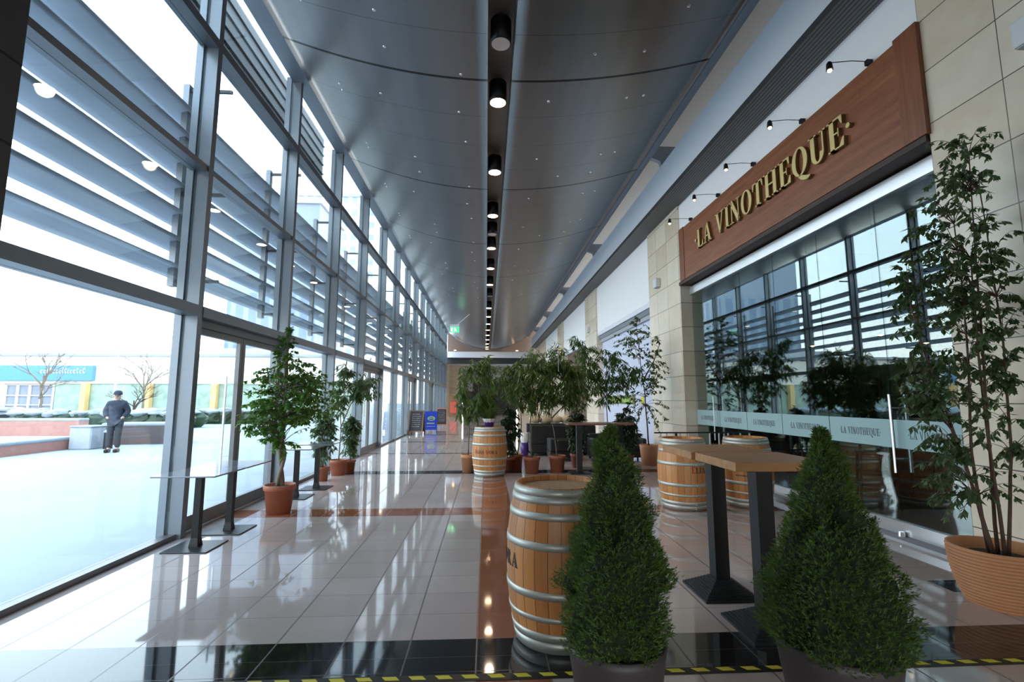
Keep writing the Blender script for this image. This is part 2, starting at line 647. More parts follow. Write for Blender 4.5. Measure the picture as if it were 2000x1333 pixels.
for i in range(1):
    y0, y1 = Y_BACK, Y_END - .4
    vs = []
    for y in (y0, y1):
        z = zc(y)
        vs += [(SL0, y, z + .05), (SL0, y, z + .42), (SL1, y, z + .42), (SL1, y, z + .05),
               (SL0 - .03, y, z + .05), (SL0 - .03, y, z + .45), (SL1 + .03, y, z + .45), (SL1 + .03, y, z + .05)]
    fs = [(0, 8, 9, 1), (1, 9, 10, 2), (2, 10, 11, 3), (4, 5, 13, 12), (5, 6, 14, 13), (6, 7, 15, 14)]
    mb.add(vs, fs)
slot = mb.build('lamp_slot', M['slot'], ce)
# opaque roof above
structure(MB().box(-3.6, 5.2, Y_BACK - .4, Y_END + 8, 8.3, 8.5).build('ceiling_2', M['dark_panel']))
# trims along the hull edges
structure(MB().box(-3.42, -3.12, Y_BACK, Y_END, 7.02, 7.16).build('trim_1', M['alu']))
structure(MB().box(3.52, 3.66, Y_BACK, Y_END - .4, 6.86, 7.0).build('trim_2', M['alu']))

# right: painted beam with ribbed soffit, brackets to the hull
beam = structure(MB().box(3.85, 4.42, Y_BACK, Y_END, 5.95, 6.65).build('trim_3', M['beam_white']))
MB().box(3.85, 4.42, Y_BACK, Y_END, 5.86, 5.948).build('ribbed_soffit', M['ribs'], beam)
for k in range(-1, 5):
    y = 10.05 + 6.9 * k
    br = MB().prism([(3.56, 6.92), (3.56, 7.15), (4.35, 7.15), (4.35, 6.652), (3.9, 6.652), (3.86, 6.8)], lambda u, v, d: (u, y + d, v), 0, .12)
    br.build('bracket', M['concrete'], beam)

# right wall
wr = snode('wall_right', (0, 0, 0))
piers = [(Y_BACK, 4.2), (10.3, 12.35), (18.5, 20.65), (26.7, 28.85), (34.9, Y_END)]
for a, b_ in piers:
    MB().box(XS, XS + .5, a, b_, 0, 5.86).build('stone_pier', M['stone'], wr)
panels = [(4.2, 10.3), (12.35, 18.5), (20.65, 26.7), (28.85, 34.9)]
for k, (a, b_) in enumerate(panels):
    z0 = 4.065 if k == 0 else 4.06
    MB().box(XS + .04, XS + .3, a, b_, z0, 5.86).build('white_panel', M['white_wall'], wr)
MB().box(XS, XS + .3, Y_BACK, Y_END, 6.652, 8.3).build('upper_wall', M['white_wall'], wr)
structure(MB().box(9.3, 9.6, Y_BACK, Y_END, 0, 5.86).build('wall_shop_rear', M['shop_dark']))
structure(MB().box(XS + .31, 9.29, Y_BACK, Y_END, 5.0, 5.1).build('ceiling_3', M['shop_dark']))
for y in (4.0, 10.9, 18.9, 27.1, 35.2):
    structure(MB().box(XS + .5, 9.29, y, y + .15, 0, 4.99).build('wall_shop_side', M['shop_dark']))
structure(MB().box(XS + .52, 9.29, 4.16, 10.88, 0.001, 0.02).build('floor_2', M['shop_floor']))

# back and end walls; unseen opening in the back one added for its daylight
wb = snode('wall_back')
for a, b_, z0, z1 in ((-3.6, -2.4, 0, 8.3), (3.6, 5.2, 0, 8.3), (-2.4, 3.6, 2.3, 8.3)):
    MB().box(a, b_, Y_BACK - .4, Y_BACK, z0, z1).build('masonry', M['white_wall'], wb)
for x in (-2.4, -.4, 1.6, 3.52):  # bars of the added opening that lights camera-facing sides
    MB().box(x, x + .08, Y_BACK - .25, Y_BACK - .15, 0, 2.3).build('mullion', M['alu'], wb)
we = snode('wall_end')
MB().box(-3.45, -2.3, 46, 46.4, 0, 4.6).build('stone_panel', M['stone'], we)
MB().box(-2.3, -1.3, 46.1, 46.4, 2.2, 4.6).build('grey_panel', M['concrete'], we)
MB().box(3.0, 4.4, 46, 46.4, 0, 4.6).build('stone_panel', M['stone'], we)
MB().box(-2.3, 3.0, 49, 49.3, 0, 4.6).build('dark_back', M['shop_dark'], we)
MB().box(-1.3, 3.0, 46.1, 46.4, 3.2, 4.6).build('grey_panel', M['concrete'], we)
MB().box(-3.45, 4.6, 41.6, 42.2, 5.05, 5.55).build('light_beam', M['beam_white'], we)
MB().box(-3.45, 4.6, 42.0, 42.6, 4.55, 5.05).build('dark_beam', M['darkgrey'], we)
MB().box(-3.45, 4.6, 42.6, 42.8, 5.5, 8.3).build('upper_brown_wall', mat('brown_upper_wall', (.16, .11, .085), .7), we)
MB().box(-3.45, 4.6, 42.8, 49.3, 4.6, 4.7).build('rear_soffit', M['beam_white'], we)
MB().box(4.4, 4.6, 42, 49.3, 0, 4.6).build('side_panel', M['stone'], we)
MB().box(-3.6, -3.45, 42, 49.3, 0, 4.6).build('side_panel', M['stone'], we)

# left: dark clad pillar + solid wall behind the camera
structure(MB().box(-3.75, -3.1, Y_BACK, 3.13, 0, 8.3).build('wall_left', M['clad']))

# ---------------------------------------------------------------- curtain wall
ymul = [YM0 + PM * k for k in range(-1, 15)]
door_bays = (1, 4, 7, 10)
def pane(mb, y0, y1, z0, z1):
    mb.box(XG - .006, XG + .006, y0, y1, z0, z1)
nw = nd = 0
for k in range(len(ymul) - 1):
    y0, y1 = ymul[k] + .045, ymul[k + 1] - .045
    if k == 0:
        y0 = 3.13
    nw += 1
    w = snode('window_%d' % nw)
    fr = MB()
    fr.box(XG - .09, XI, ymul[k + 1] - .045, ymul[k + 1] + .045, 0, 7.1)      # mullion
    fr.box(XG - .10, XG - .02, ymul[k + 1] - .075, ymul[k + 1] + .075, 0, 7.1)
    fr.build('mullion', M['alu'], w)
    tr = MB()
    for z, h, xi in ((2.50, .06, XI + .01), (4.20, .035, XI - .02), (5.80, .055, XI)):
        tr.box(XG - .06, xi, y0, y1, z - h, z + h)
    tr.build('transoms', M['alu'], w)
    gl = MB()
    isdoor = k in door_bays
    segs = [(2.56, 4.165), (4.235, 5.745), (5.855, 7.1)]
    if not isdoor:
        segs.insert(0, (.05, 2.44))
        MB().box(XG - .03, XI - .05, y0, y1, 0, .05).build('sill', M['bronze'], w)
    for a, b_ in segs:
        pane(gl, y0, y1, a, b_)
    gl.build('glass', M['glass'], w)
    if isdoor:
        nd += 1
        d = snode('door_%d' % nd)
        ym = (y0 + y1) / 2
        MB().box(XG - .03, XG + .06, y0, y1, 2.34, 2.44).build('head_frame', M['bronze'], d)
        for s_, (a, b_) in enumerate(((y0, ym - .005), (ym + .005, y1))):
            lf = MB()
            lf.box(XG - .025, XG + .03, a, a + .07, .01, 2.335)
            lf.box(XG - .025, XG + .03, b_ - .07, b_, .01, 2.335)
            lf.box(XG - .025, XG + .03, a + .07, b_ - .07, .01, .17)
            lf.box(XG - .025, XG + .03, a + .07, b_ - .07, 2.26, 2.335)
            o = lf.build('door_leaf', M['bronze'], d)
            g_ = MB()
            pane(g_, a + .07, b_ - .07, .17, 2.26)
            g_.build('door_glass', M['glass'], o)
            hy = (b_ - .14) if s_ == 0 else (a + .14)
            h = MB().tube([(XG - .09, hy, .65), (XG - .09, hy, 1.8)], .014, 8)
            h.tube([(XG - .007, hy, .75), (XG - .09, hy, .75)], .01, 6)
            h.tube([(XG - .007, hy, 1.7), (XG - .09, hy, 1.7)], .01, 6)
            h.build('handle', M['alu_light'], o)

# sun louvres outside
blade_prof = [(-.20, -.045), (-.10, -.005), (.02, .03), (.12, .04), (.17, .03), (.17, .01), (.10, -.005), (0, -.03), (-.10, -.06), (-.19, -.075)]
louv_z = [3.20 + .36 * k for k in range(7)]
def louvre(y0, y1, label):
    t = thing('sun_louvre', label, 'sun louvre', (-4.15, y0, 0), group='sun louvres hung outside the glass wall')
    L = y1 - y0
    for z in louv_z:
        MB().prism(blade_prof, lambda u, v, d: (u * .98, d, z + v * .85), 0, L - .002).build('blade', M['louvre'], t, smooth='auto')
    MB().box(.02, .10, .68, .78, 2.95, 5.75).build('post', M['alu'], t)
    for z in (3.02, 4.2, 5.68):
        MB().box(.101, .64, .71, .75, z - .02, z + .02).build('arm', M['darkgrey'], t)
    return t
nm = ['nearest', 'second', 'third', 'fourth', 'fifth', 'sixth', 'seventh', 'eighth', 'ninth', 'tenth', 'eleventh', 'twelfth', 'thirteenth', 'fourteenth', 'farthest']
for k in range(len(ymul) - 1):
    lab = 'grey metal sun louvre outside the glass wall, %s of the row' % nm[k]
    louvre(ymul[k] if k else 2.6, ymul[k + 1], lab)

# dark slatted screen high outside the near bays
t = thing('slatted_screen', 'dark slatted screen hanging outside the upper glass panes', 'screen', (-4.45, 4.6, 7.15))
s = MB().box(-.03, 0, 0, 8.0, 0, 1.35)
for i in range(5):
    s.box(0, .03, 0, 8.0, .08 + i * .26, .11 + i * .26)
s.build('slats', M['dark_panel'], t)
for y in (.05, 2.6, 5.2, 7.8):
    MB().box(-.09, -.031, y, y + .06, -.05, 1.4).build('upright', M['darkgrey'], t)

# ---------------------------------------------------------------- ceiling lamps
def make_lamp(on, label, loc):
    t = thing('ceiling_lamp', label, 'ceiling lamp', loc, group='lit ceiling lamps in the slot' if on else 'unlit ceiling lamps in the slot')
    MB().lathe([(.13, 0), (.145, 0), (.145, .34), (.138, .35), (.0, .35)], 24).build('housing', M['black'], t, smooth='auto')
    MB().lathe([(.0, -.004), (.129, -.002), (.129, .012), (0.0, .02)], 24).build('diffuser', M['lamp_glow'] if on else M['lamp_off'], t)
    if on:
        l = bpy.data.lights.new('lamp_light', 'SPOT')
        l.energy = 85
        l.color = (1.0, .80, .60)
        l.spot_size = 2.5
        l.spot_blend = .8
        l.shadow_soft_size = .11
        lo = bpy.data.objects.new('lamp_light', l)
        COL.objects.link(lo)
        lo.parent = t
        lo.location = (0, 0, -.03)
    return t
lit_y = [7.46, 9.84, 12.2, 14.79, 17.0, 19.3, 23.9, 26.2, 28.5, 30.7, 32.9, 35.1, 37.4, 39.3, 40.6]
off_y = [6.16, 13.55, 21.3]
pl_on = make_lamp(True, 'lit warm cylinder lamp, nearest lit one in the ceiling slot', (.16, lit_y[0], zc(lit_y[0]) - .01))
ords = nm[1:14] + ['fifteenth']
for i, y in enumerate(lit_y[1:]):
    lab = ('lit warm cylinder lamp, %s lit one from the front of the slot' % ords[i]) 
    copy_tree(pl_on, (.16 - .004 * (y - 7), y, zc(y) - .01), label=lab)
pl_off = make_lamp(False, 'unlit black cylinder lamp at the near end of the ceiling slot', (.17, off_y[0], zc(off_y[0]) - .01))
copy_tree(pl_off, (.14, off_y[1], zc(off_y[1]) - .01), label='unlit black cylinder lamp between the third and fourth lit lamps')
copy_tree(pl_off, (.11, off_y[2], zc(off_y[2]) - .01), label='unlit black cylinder lamp far along the ceiling slot')
# tiny ceiling spots
def zh(x, y):
    z0 = zc(y)
    if x < SL0:
        t = (SL0 - x) / (SL0 - CL)
        return z0 + (7.0 - z0) * t ** 1.9
    t = max(0, (x - SL1)) / (CR_ - SL1)
    return z0 + (6.9 - z0) * t ** 1.9
sp0 = None
rng = random.Random(4)
for k in range(9):
    yb = 6.93 + 1.87 * k
    for x, dy in ((-2.5, -.95), (-1.5, -1.1), (-1.5, -.45), (-.42, -.1), (-2.5, .75), (-1.8, .7), (-.5, .85), (1.55, -.55), (2.3, -.5), (2.65, -1.25), (1.0, .5), (2.35, .6)):
        if (k % 2) and x not in (-.42, -2.5, 1.0, 2.35, 2.65):
            continue
        y = yb + dy
        p = (x, y, zh(x, y) - .012)
        if sp0 is None:
            sp0 = solo('ceiling_spot', MB().lathe([(.004, 0), (.022, .003), (.026, .010), (.018, .016)], 10), M['spot_metal'],
                       'tiny round chrome spot set in the metal ceiling', 'ceiling spot', p, 'tiny spots in the metal ceiling')
        else:
            c = sp0.copy()
            COL.objects.link(c)
            c.location = p
# downlights at the end wall
for x, lab in ((-2.75, 'small glowing spotlight left of the slot above the end beam'), (2.65, 'small glowing spotlight right of the slot above the end beam')):
    t = thing('spotlight', lab, 'spotlight', (x, 42.0, 5.56))
    MB().lathe([(.10, 0), (.12, .02), (.12, .08), (.05, .12)], 12).build('housing', M['black'], t)
    MB().lathe([(.09, 0), (.11, .03), (.06, .06)], 12, c=(0, -.1, .1)).build('bulb', M['warm_glow'], t)

# ---------------------------------------------------------------- serif lettering
def rect(x0, x1, y0, y1):
    return [(x0, y0), (x1, y0), (x1, y1), (x0, y1)]
def ringp(cx, cy, ro, so_, ri, si, a0=0, a1=2 * pi, n=28):
    out = []
    for i in range(n):
        p, q = a0 + (a1 - a0) * i / n, a0 + (a1 - a0) * (i + 1) / n
        out.append([(cx + ro * math.cos(p), cy + so_ * math.sin(p)), (cx + ro * math.cos(q), cy + so_ * math.sin(q)),
                    (cx + ri * math.cos(q), cy + si * math.sin(q)), (cx + ri * math.cos(p), cy + si * math.sin(p))])
    return out
def stroke(pts):
    out = []
    for (x0, y0, w0), (x1, y1, w1) in zip(pts, pts[1:]):
        d = math.hypot(x1 - x0, y1 - y0)
        nx, ny = -(y1 - y0) / d / 2, (x1 - x0) / d / 2
        out.append([(x0 - nx * w0, y0 - ny * w0), (x1 - nx * w1, y1 - ny * w1), (x1 + nx * w1, y1 + ny * w1), (x0 + nx * w0, y0 + ny * w0)])
    return out
T, H_, S_ = .19, .06, .045
def serif(cx, w, top):
    y0, y1 = (1 - S_, 1) if top else (0, S_)
    return [rect(cx - w / 2, cx + w / 2, y0, y1)]
GL = {
    'I': (.38, [rect(.095, .285, 0, 1)] + serif(.19, .38, 0) + serif(.19, .38, 1)),
    'L': (.66, [rect(.09, .28, 0, 1)] + serif(.185, .37, 1) + [rect(0, .64, 0, S_), [(.44, S_), (.66, 0), (.66, .30), (.62, .30), (.55, .10)]]),
    'T': (.72, [rect(.265, .455, 0, 1)] + serif(.36, .40, 0) + [rect(0, .72, .95, 1), [(0, 1), (0, .70), (.035, .70), (.12, .95)], [(.72, 1), (.60, .95), (.685, .70), (.72, .70)]]),
    'H': (.86, [rect(.09, .28, 0, 1), rect(.58, .77, 0, 1), rect(.28, .58, .48, .54)] + serif(.185, .37, 0) + serif(.185, .37, 1) + serif(.675, .37, 0) + serif(.675, .37, 1)),
    'E': (.68, [rect(.09, .28, 0, 1), rect(0, .64, .95, 1), rect(0, .66, 0, .05), rect(.28, .46, .49, .54), rect(.44, .475, .38, .65),
                [(.50, .95), (.64, .95), (.64, .72), (.605, .72)], [(.48, .05), (.63, .28), (.68, .28), (.66, .05)]]),
    'V': (.80, stroke([(.17, 1, .21), (.42, 0, .12)]) + stroke([(.42, 0, .06), (.68, 1, .06)]) + serif(.16, .36, 1) + serif(.68, .28, 1)),
    'A': (.80, stroke([(.12, 0, .06), (.38, 1, .06)]) + stroke([(.38, 1, .12), (.64, 0, .21)]) + [rect(.22, .54, .30, .36)] + serif(.12, .28, 0) + serif(.64, .36, 0)),
    'N': (.84, [rect(.11, .17, 0, 1), rect(.67, .73, 0, 1)] + stroke([(.13, 1, .2), (.70, 0, .2)]) + serif(.14, .28, 0) + serif(.70, .28, 1) + [rect(0, .16, .955, 1)]),
    'M': (.98, [rect(.11, .17, 0, 1), rect(.72, .90, 0, 1)] + stroke([(.14, 1, .18), (.46, 0, .14)]) + stroke([(.46, 0, .06), (.78, 1, .06)]) + serif(.14, .28, 0) + serif(.81, .34, 0) + [rect(0, .16, .955, 1), rect(.76, .98, .955, 1)]),
    'O': (.82, ringp(.41, .5, .41, .52, .21, .47)),
    'Q': (.82, ringp(.41, .5, .41, .52, .21, .47) + stroke([(.34, 0, .10), (.50, -.12, .16), (.74, -.22, .14), (.90, -.20, .03)])),
    'U': (.80, [rect(.09, .28, .32, 1), rect(.64, .70, .32, 1)] + ringp(.395, .32, .305, .34, .115, .28, pi, 2 * pi, 14) + serif(.185, .37, 1) + serif(.67, .28, 1)),
    'S': (.58, stroke([(.50, .70, .03), (.47, .86, .05), (.33, .97, .07), (.18, .93, .11), (.10, .79, .17), (.17, .64, .2), (.36, .48, .2), (.46, .32, .2), (.44, .15, .15), (.31, .03, .08), (.15, .06, .06), (.06, .16, .05), (.04, .30, .03)])),
    'R': (.82, [rect(.09, .28, 0, 1)] + serif(.185, .37, 0) + [rect(0, .34, .95, 1), rect(.28, .36, .48, .53)] + ringp(.34, .74, .28, .26, .10, .21, -pi / 2, pi / 2, 12) + stroke([(.34, .5, .18), (.62, .05, .2), (.80, .02, .07)])),
    '.': (.16, [[(.08 + .08 * math.cos(2 * pi * i / 16), .5 + .08 * math.sin(2 * pi * i / 16)) for i in range(16)]]),
}
def layout(text, gap=.10, space=.38):
    x, out = 0, []
    for c in text:
        if c == ' ':
            x += space
            continue
        w, polys = GL[c]
        out.append((c, x, polys))
        x += w + gap
    return out, x - gap

# ---------------------------------------------------------------- shop sign
sg = thing('shop_sign', 'long reddish wooden shop sign board with gold serif letters above the glass front', 'shop sign', (0, 0, 0))
b = MB()
b.box(4.262, 4.339, 4.45, 9.92, 4.07, 5.215)
b.build('board', M['sign_wood'], sg)
MB().box(4.252, 4.339, 4.18, 4.449, 4.065, 5.25).build('end_plank', M['sign_wood_v'], sg)
MB().box(4.252, 4.339, 9.921, 10.15, 4.065, 5.23).build('end_plank', M['sign_wood_v'], sg)
MB().box(4.27, 4.60, 4.21, 10.29, 4.0, 4.064).build('underside', M['sign_dark'], sg)
letters, tw = layout('.LA VINOTHEQUE.')
hh, ya, yb = .387, 9.26, 5.055
sy = (ya - yb) / tw
for c, x, polys in letters:
    mb = MB()
    mb2 = MB()
    for p in polys:
        mb.prism(p, lambda u, v, d: (4.262 - d, ya - (x + u) * sy, 4.495 + v * hh), .047, .055)
        mb2.prism(p, lambda u, v, d: (4.262 - d, ya - (x + u) * sy, 4.495 + v * hh), .0, .047)
    o = mb.build('letter', M['gold'], sg)
    o2 = mb2.build('letter_side', M['gold_side'], o)

# spot lamps on thin arms above the sign
def arm_lamp(y, label):
    t = thing('sign_spotlight', label, 'spotlight', (4.30, y, 5.30), group='small spotlights on arms above the sign')
    MB().box(-.03, .035, -.022, .022, -.045, .015).build('bracket', M['black'], t)
    MB().tube([(-.03, 0, 0), (-.2, 0, .0), (-.44, .03, -.01)], .005, 5).build('arm', M['darkgrey'], t)
    MB().lathe([(.025, 0), (.036, .0), (.03, .08), (.015, .10)], 12, c=(-.44, .03, -.10)).build('lamp_head', M['black'], t)
    MB().lathe([(.012, -.025), (.024, -.012), (.022, 0.0)], 10, c=(-.44, .03, -.10)).build('bulb', M['warm_glow'], t)
    return t
for y, l in ((4.82, 'above the right end'), (5.98, 'above the letters EQU'), (7.20, 'above the letters TH'), (8.40, 'above the letters VIN'), (9.62, 'above the left end')):
    arm_lamp(y, 'small spotlight on a thin arm %s of the wooden sign' % l)

# wall boxes on the piers
for y, l in ((3.22, 'on the near stone pier'), (11.6, 'on the stone pier left of the sign'), (19.8, 'on the far stone pier between white panels')):
    t = thing('wall_light', 'white box wall light ' + l, 'wall light', (XS, y, 4.27), group='white box wall lights')
    MB().cbox(-.12, -.001, -.11, .11, 0, .22, .012).build('housing', M['white_metal'], t)
    MB().box(-.105, -.02, -.09, .09, -.012, -.001).build('grille', M['concrete'], t)

# ---------------------------------------------------------------- shop front glass
wsh = nw + 1
w = snode('window_%d' % wsh)
ej = [4.21, 5.22, 6.23, 7.26, 8.27, 9.25, 10.28]
MB().box(XSH - .045, XSH + .045, 4.21, 10.29, 3.80, 3.97).build('top_rail', M['alu_light'], w)
MB().box(XSH - .04, XSH + .04, 4.21, 10.29, .035, .17).build('bottom_rail', M['alu_light'], w)
MB().box(XSH - .20, XSH + .10, 4.21, 10.29, .0, .03).build('threshold', M['concrete'], w)
lt, ltw = layout('.LA VINOTHEQUE.')
for i in range(6):
    a, b_ = ej[i] + .006, ej[i + 1] - .006
    p = MB().box(XSH - .006, XSH + .006, a, b_, .17, 3.80).build('glass_panel', M['glass_shop'], w)
    MB().box(XSH - .0085, XSH - .0065, a, b_, .96, 1.27).build('frosted_band', M['frost'], p)
    mb = MB()
    s_ = .64 / ltw
    for c, x, polys in lt:
        for q in polys:
            mb.prism(q, lambda u, v, d: (XSH - .0095 - d, (a + b_) / 2 + .32 - (x + u) * s_, 1.07 + v * .085), 0, .001)
    mb.build('band_lettering', M['frost_ink'], p)
for y in (5.15, 9.32):
    for sd in (-1, 1):
        h = MB().tube([(XSH + sd * .09, y, .70), (XSH + sd * .09, y, 1.55)], .013, 10)
        for z in (.85, 1.4):
            h.tube([(XSH + sd * .09, y, z), (XSH + sd * .006, y, z)], .009, 6)
        h.build('door_pull', M['alu_light'], w)
for y in (5.16, 9.30):
    MB().lathe([(.0, 0), (.035, .0), (.03, .05), (0, .055)], 12, c=(XSH - .08, y, .03)).build('floor_lock', M['alu_light'], w)

# closed shop further on: hoarding with banner
w2 = snode('wall_2')
w2.name = 'wall_hoarding'
MB().box(XS + .22, XS + .30, 12.35, 18.5, 0, 3.7).build('hoarding', M['hoarding'], w2)
MB().box(XS + .05, XS + .32, 12.35, 18.5, 3.94, 4.06).build('shutter_box', M['beam_white'], w2)
MB().box(XS + .10, XS + .32, 12.35, 18.5, 3.80, 3.94).build('shutter_lip', M['alu'], w2)
MB().box(XS + .14, XS + .32, 12.35, 18.5, 3.68, 3.80).build('shutter_rail', M['concrete'], w2)
o = solo('banner', MB().box(0, .01, 0, 3.3, 0, .28), mat('olive_banner', (.16, .17, .05), .6), 'olive green banner strip on the pale hoarding behind the plants', 'banner', (XS + .205, 14.5, 1.33))
r2 = random.Random(3)
mb = MB()
y = 3.15
while y > .3:
    hgt = r2.uniform(.08, .15)
    wd = r2.uniform(.05, .1)
    mb.box(-.004, -.001, y - wd, y, .06, .06 + hgt)
    y -= wd + r2.uniform(.02, .06)
mb.build('banner_print', M['green_paint'], o)
m_ = MB()
m_.prism([(.13 * math.cos(2 * pi * i / 18), .13 * math.sin(2 * pi * i / 18)) for i in range(18)], lambda u, v, d: (d, u, v), 0, .01)
solo('round_sticker', m_, M['yellow'], 'round yellow sticker on the pale hoarding right of the banner', 'sticker', (XS + .205, 13.8, 1.45))
mb = MB().box(XS + .25, XS + .3, 20.65, 26.7, 0, 4.06)
mb.build('brown_shutter', mat('brown_shopfront', (.12, .07, .04), .6), w2)
MB().box(XS + .10, XS + .245, 20.65, 26.7, 3.9, 4.06).build('shutter_box', M['beam_white'], w2)
MB().box(XS + .25, XS + .3, 28.85, 34.9, 0, 4.06).build('brown_shutter', mat('beige_shopfront', (.40, .33, .25), .6), w2)

# ---------------------------------------------------------------- barrels
def brad(z):
    t = (z - .475) / .475
    return .35 - .062 * abs(t) ** 2
HOOPS = [(.0, .065), (.068, .118), (.185, .215), (.315, .360), (.595, .640), (.765, .808), (.858, .900), (.903, .945)]
def barrel(loc, label, rz, text=None, group='oak wine barrels', open_head=True):
    t = thing('wine_barrel', label, 'barrel', loc, rz, group)
    pr = [(brad(.95 * i / 24), .95 * i / 24) for i in range(25)]
    pr = [(.0, .03), (brad(0) - .02, .03), (brad(0) - .02, 0)] + pr + [(brad(.95) - .022, .95), (brad(.95) - .022, .915)]
    mb = MB().lathe(pr, 52)
    mb.build('staves', M['stave'], t, smooth='auto')
    MB().lathe([(0, .905), (.262, .905), (.262, .917), (0, .917)], 40).build('head', M['head_wood'], t)
    for a, b_ in HOOPS:
        p = [(brad(a) - .004, a), (brad(a) + .004, a), (brad((a + b_) / 2) + .005, (a + b_) / 2), (brad(b_) + .004, b_), (brad(b_) - .004, b_)]
        h = MB().lathe(p, 52, close=True).build('hoop', M['hoop'], t, smooth='auto')
    rv = MB()
    for a, b_ in HOOPS:
        zz = (a + b_) / 2
        for dz in ((-.012, .012) if b_ - a > .045 else (0,)):
            r_ = brad(zz) + .006
            ang = -pi / 2 + .12
            rv.lathe([(.006, -.004), (.006, .004), (0.001, .005)], 6, c=(r_ * math.cos(ang), r_ * math.sin(ang), zz + dz))
    rv.build('rivets', M['alu_light'], t)
    if text:
        lt, lw = layout(text[0])
        a0, hz, size = text[1], text[2], text[3]
        for ch in (0, 1):
            mb = MB()
            for i, (c, x, polys) in enumerate(lt):
                big = c in ('E', 'M') and (i == 0 or lt[i - 1][0] == 'S')
                if big != bool(ch):
                    continue
                k = size * (1.25 if big else 1.0)
                for q in polys:
                    def fn(u, v, d):
                        z = hz + v * k
                        r_ = brad(z) + .0015 + d
                        a = a0 + ((x + u) - lw / 2) * size / .35
                        return (r_ * math.cos(a), r_ * math.sin(a), z)
                    mb.prism(q, fn, 0, .0012)
            mb.build('lettering', M['red_ink'] if ch else M['black_ink'], t)
    return t
barrel((.49, 3.30, 0), 'large oak wine barrel in front on the black floor band', 0, ('ELIAS MORA', -pi / 2 - 1.92, .46, .085))
barrel((.07, 9.85, 0), 'oak wine barrel carrying a potted plant in the middle of the hall', 0, ('ELIAS MORA', -pi / 2 - .25, .44, .062))
barrel((2.79, 6.85, 0), 'oak wine barrel left behind the bar tables, in front of the stone pier', 0, ('ELIAS MORA', -pi / 2 + .75, .50, .075))
b4 = barrel((3.77, 6.95, 0), 'oak wine barrel with round crest, nearest the shop glass', 0)
mb = MB()
a0 = -pi / 2 - .45
for rr, nn in ((.032, 18),):
    for i in range(12):
        a1, a2 = 2 * pi * i / 12, 2 * pi * (i + .7) / 12
        q = [(.012 * math.cos(a1), .012 * math.sin(a1)), (.042 * math.cos(a1), .042 * math.sin(a1)), (.036 * math.cos(a2), .036 * math.sin(a2)), (.012 * math.cos(a2), .012 * math.sin(a2))]
        def fn(u, v, d):
            z = .56 + v - .04
            r_ = brad(z) + .0015 + d
            return (r_ * math.cos(a0 + u / .35), r_ * math.sin(a0 + u / .35), z)
        mb.prism(q, fn, 0, .0012)
q = [(.026 * math.cos(2 * pi * i / 14), .026 * math.sin(2 * pi * i / 14)) for i in range(14)]
mb.prism(q, fn, 0, .0012)
mb.build('crest', M['black_ink'], b4)
mb = MB()
for i in range(14):
    q = rect(-.16 + i * .023, -.145 + i * .023, -.09, -.072)
    mb.prism(q, fn, 0, .0012)
mb.build('crest_lettering', M['black_ink'], b4)

# ---------------------------------------------------------------- tables
def bar_table(loc, label):
    t = thing('bar_table', label, 'bar table', loc, group='square oak bar tables')
    MB().cbox(-.315, .315, -.295, .295, 1.05, 1.105, .004).build('table_top', M['top_wood'], t)
    MB().box(-.055, .055, -.055, .055, .10, 1.03).build('leg', M['black'], t)
    MB().box(-.18, .18, -.18, .18, 1.03, 1.049).build('mounting_plate', M['black'], t)
    mb = MB()
    n = 9
    for i in range(n):
        a = .215 - .16 * i / n
        z = .010 + .0115 * i
        z2 = .010 + .0115 * (i + 1)
        mb.box(-a, a, -a, a, (0 if i == 0 else z), z2 - .004)
        if i < n - 1:
            a2 = a - .013
            mb.box(-a2, a2, -a2, a2, z2 - .004, z2)
    mb.build('stepped_base', M['darkgrey'], t)
    return t
bar_table((1.86, 3.27, 0), 'square oak bar table on black pedestal, nearer of the pair between the conifers')
bar_table((1.84, 3.88, 0), 'square oak bar table on black pedestal, farther of the pair between the conifers')
t = thing('long_bar_table', 'thin brown bar table on one black leg behind the small conifer tip', 'bar table', (2.25, 9.95, 0))
MB().cbox(-.62, .72, -.3, .3, .975, 1.01, .005).build('table_top', mat('reddish_table_top', (.22, .09, .045), .35), t)
for x in (-.35, .5):
    MB().box(x - .055, x + .055, -.055, .055, .02, .974).build('leg', M['black'], t)
    MB().box(x - .2, x + .2, -.2, .2, 0, .02).build('foot_plate', M['black'], t)

M['grey_top'] = mat('grey_laminate', (.20, .22, .26), .12, var=.05, coat=.5)
def low_table(loc, label):
    t = thing('cafe_table', label, 'table', loc, group='low grey cafe tables along the glass wall')
    n = 20
    MB().cbox(-.31, .31, -.31, .31, .735, .75, .006).build('table_top', M['grey_top'], t)
    mb = MB().tube([(0, 0, .012), (0, 0, .03), (0, 0, .10), (0, 0, .734)], [.065, .062, .047, .045], 4)
    mb.build('leg', M['black'], t)
    MB().cbox(-.22, .22, -.21, .21, 0, .012, .003).build('foot_plate', M['darkgrey'], t)
    return t
low_table((-2.945, 5.27, 0), 'low grey cafe table on black column, nearest one beside the glass wall')
low_table((-2.94, 5.90, 0), 'low grey cafe table beside the glass door, second of the near pair')
low_table((-2.92, 7.78, 0), 'low grey cafe table right behind the braided fig')
low_table((-2.86, 8.52, 0), 'low grey cafe table in front of the three small pots')

# ---------------------------------------------------------------- plants
class Leaves:
    def __init__(s):
        s.v = []
        s.f = []
    def leaf(s, p, d, side, L, w, fold=.25):
        n = d.cross(side)
        b = len(s.v)
        m = p + d * (L * .45)
        e = n * (w * fold)
        s.v += [tuple(p), tuple(m + side * w + e), tuple(p + d * L), tuple(m - side * w + e)]
        s.f += [(b, b + 1, b + 2), (b, b + 2, b + 3)]

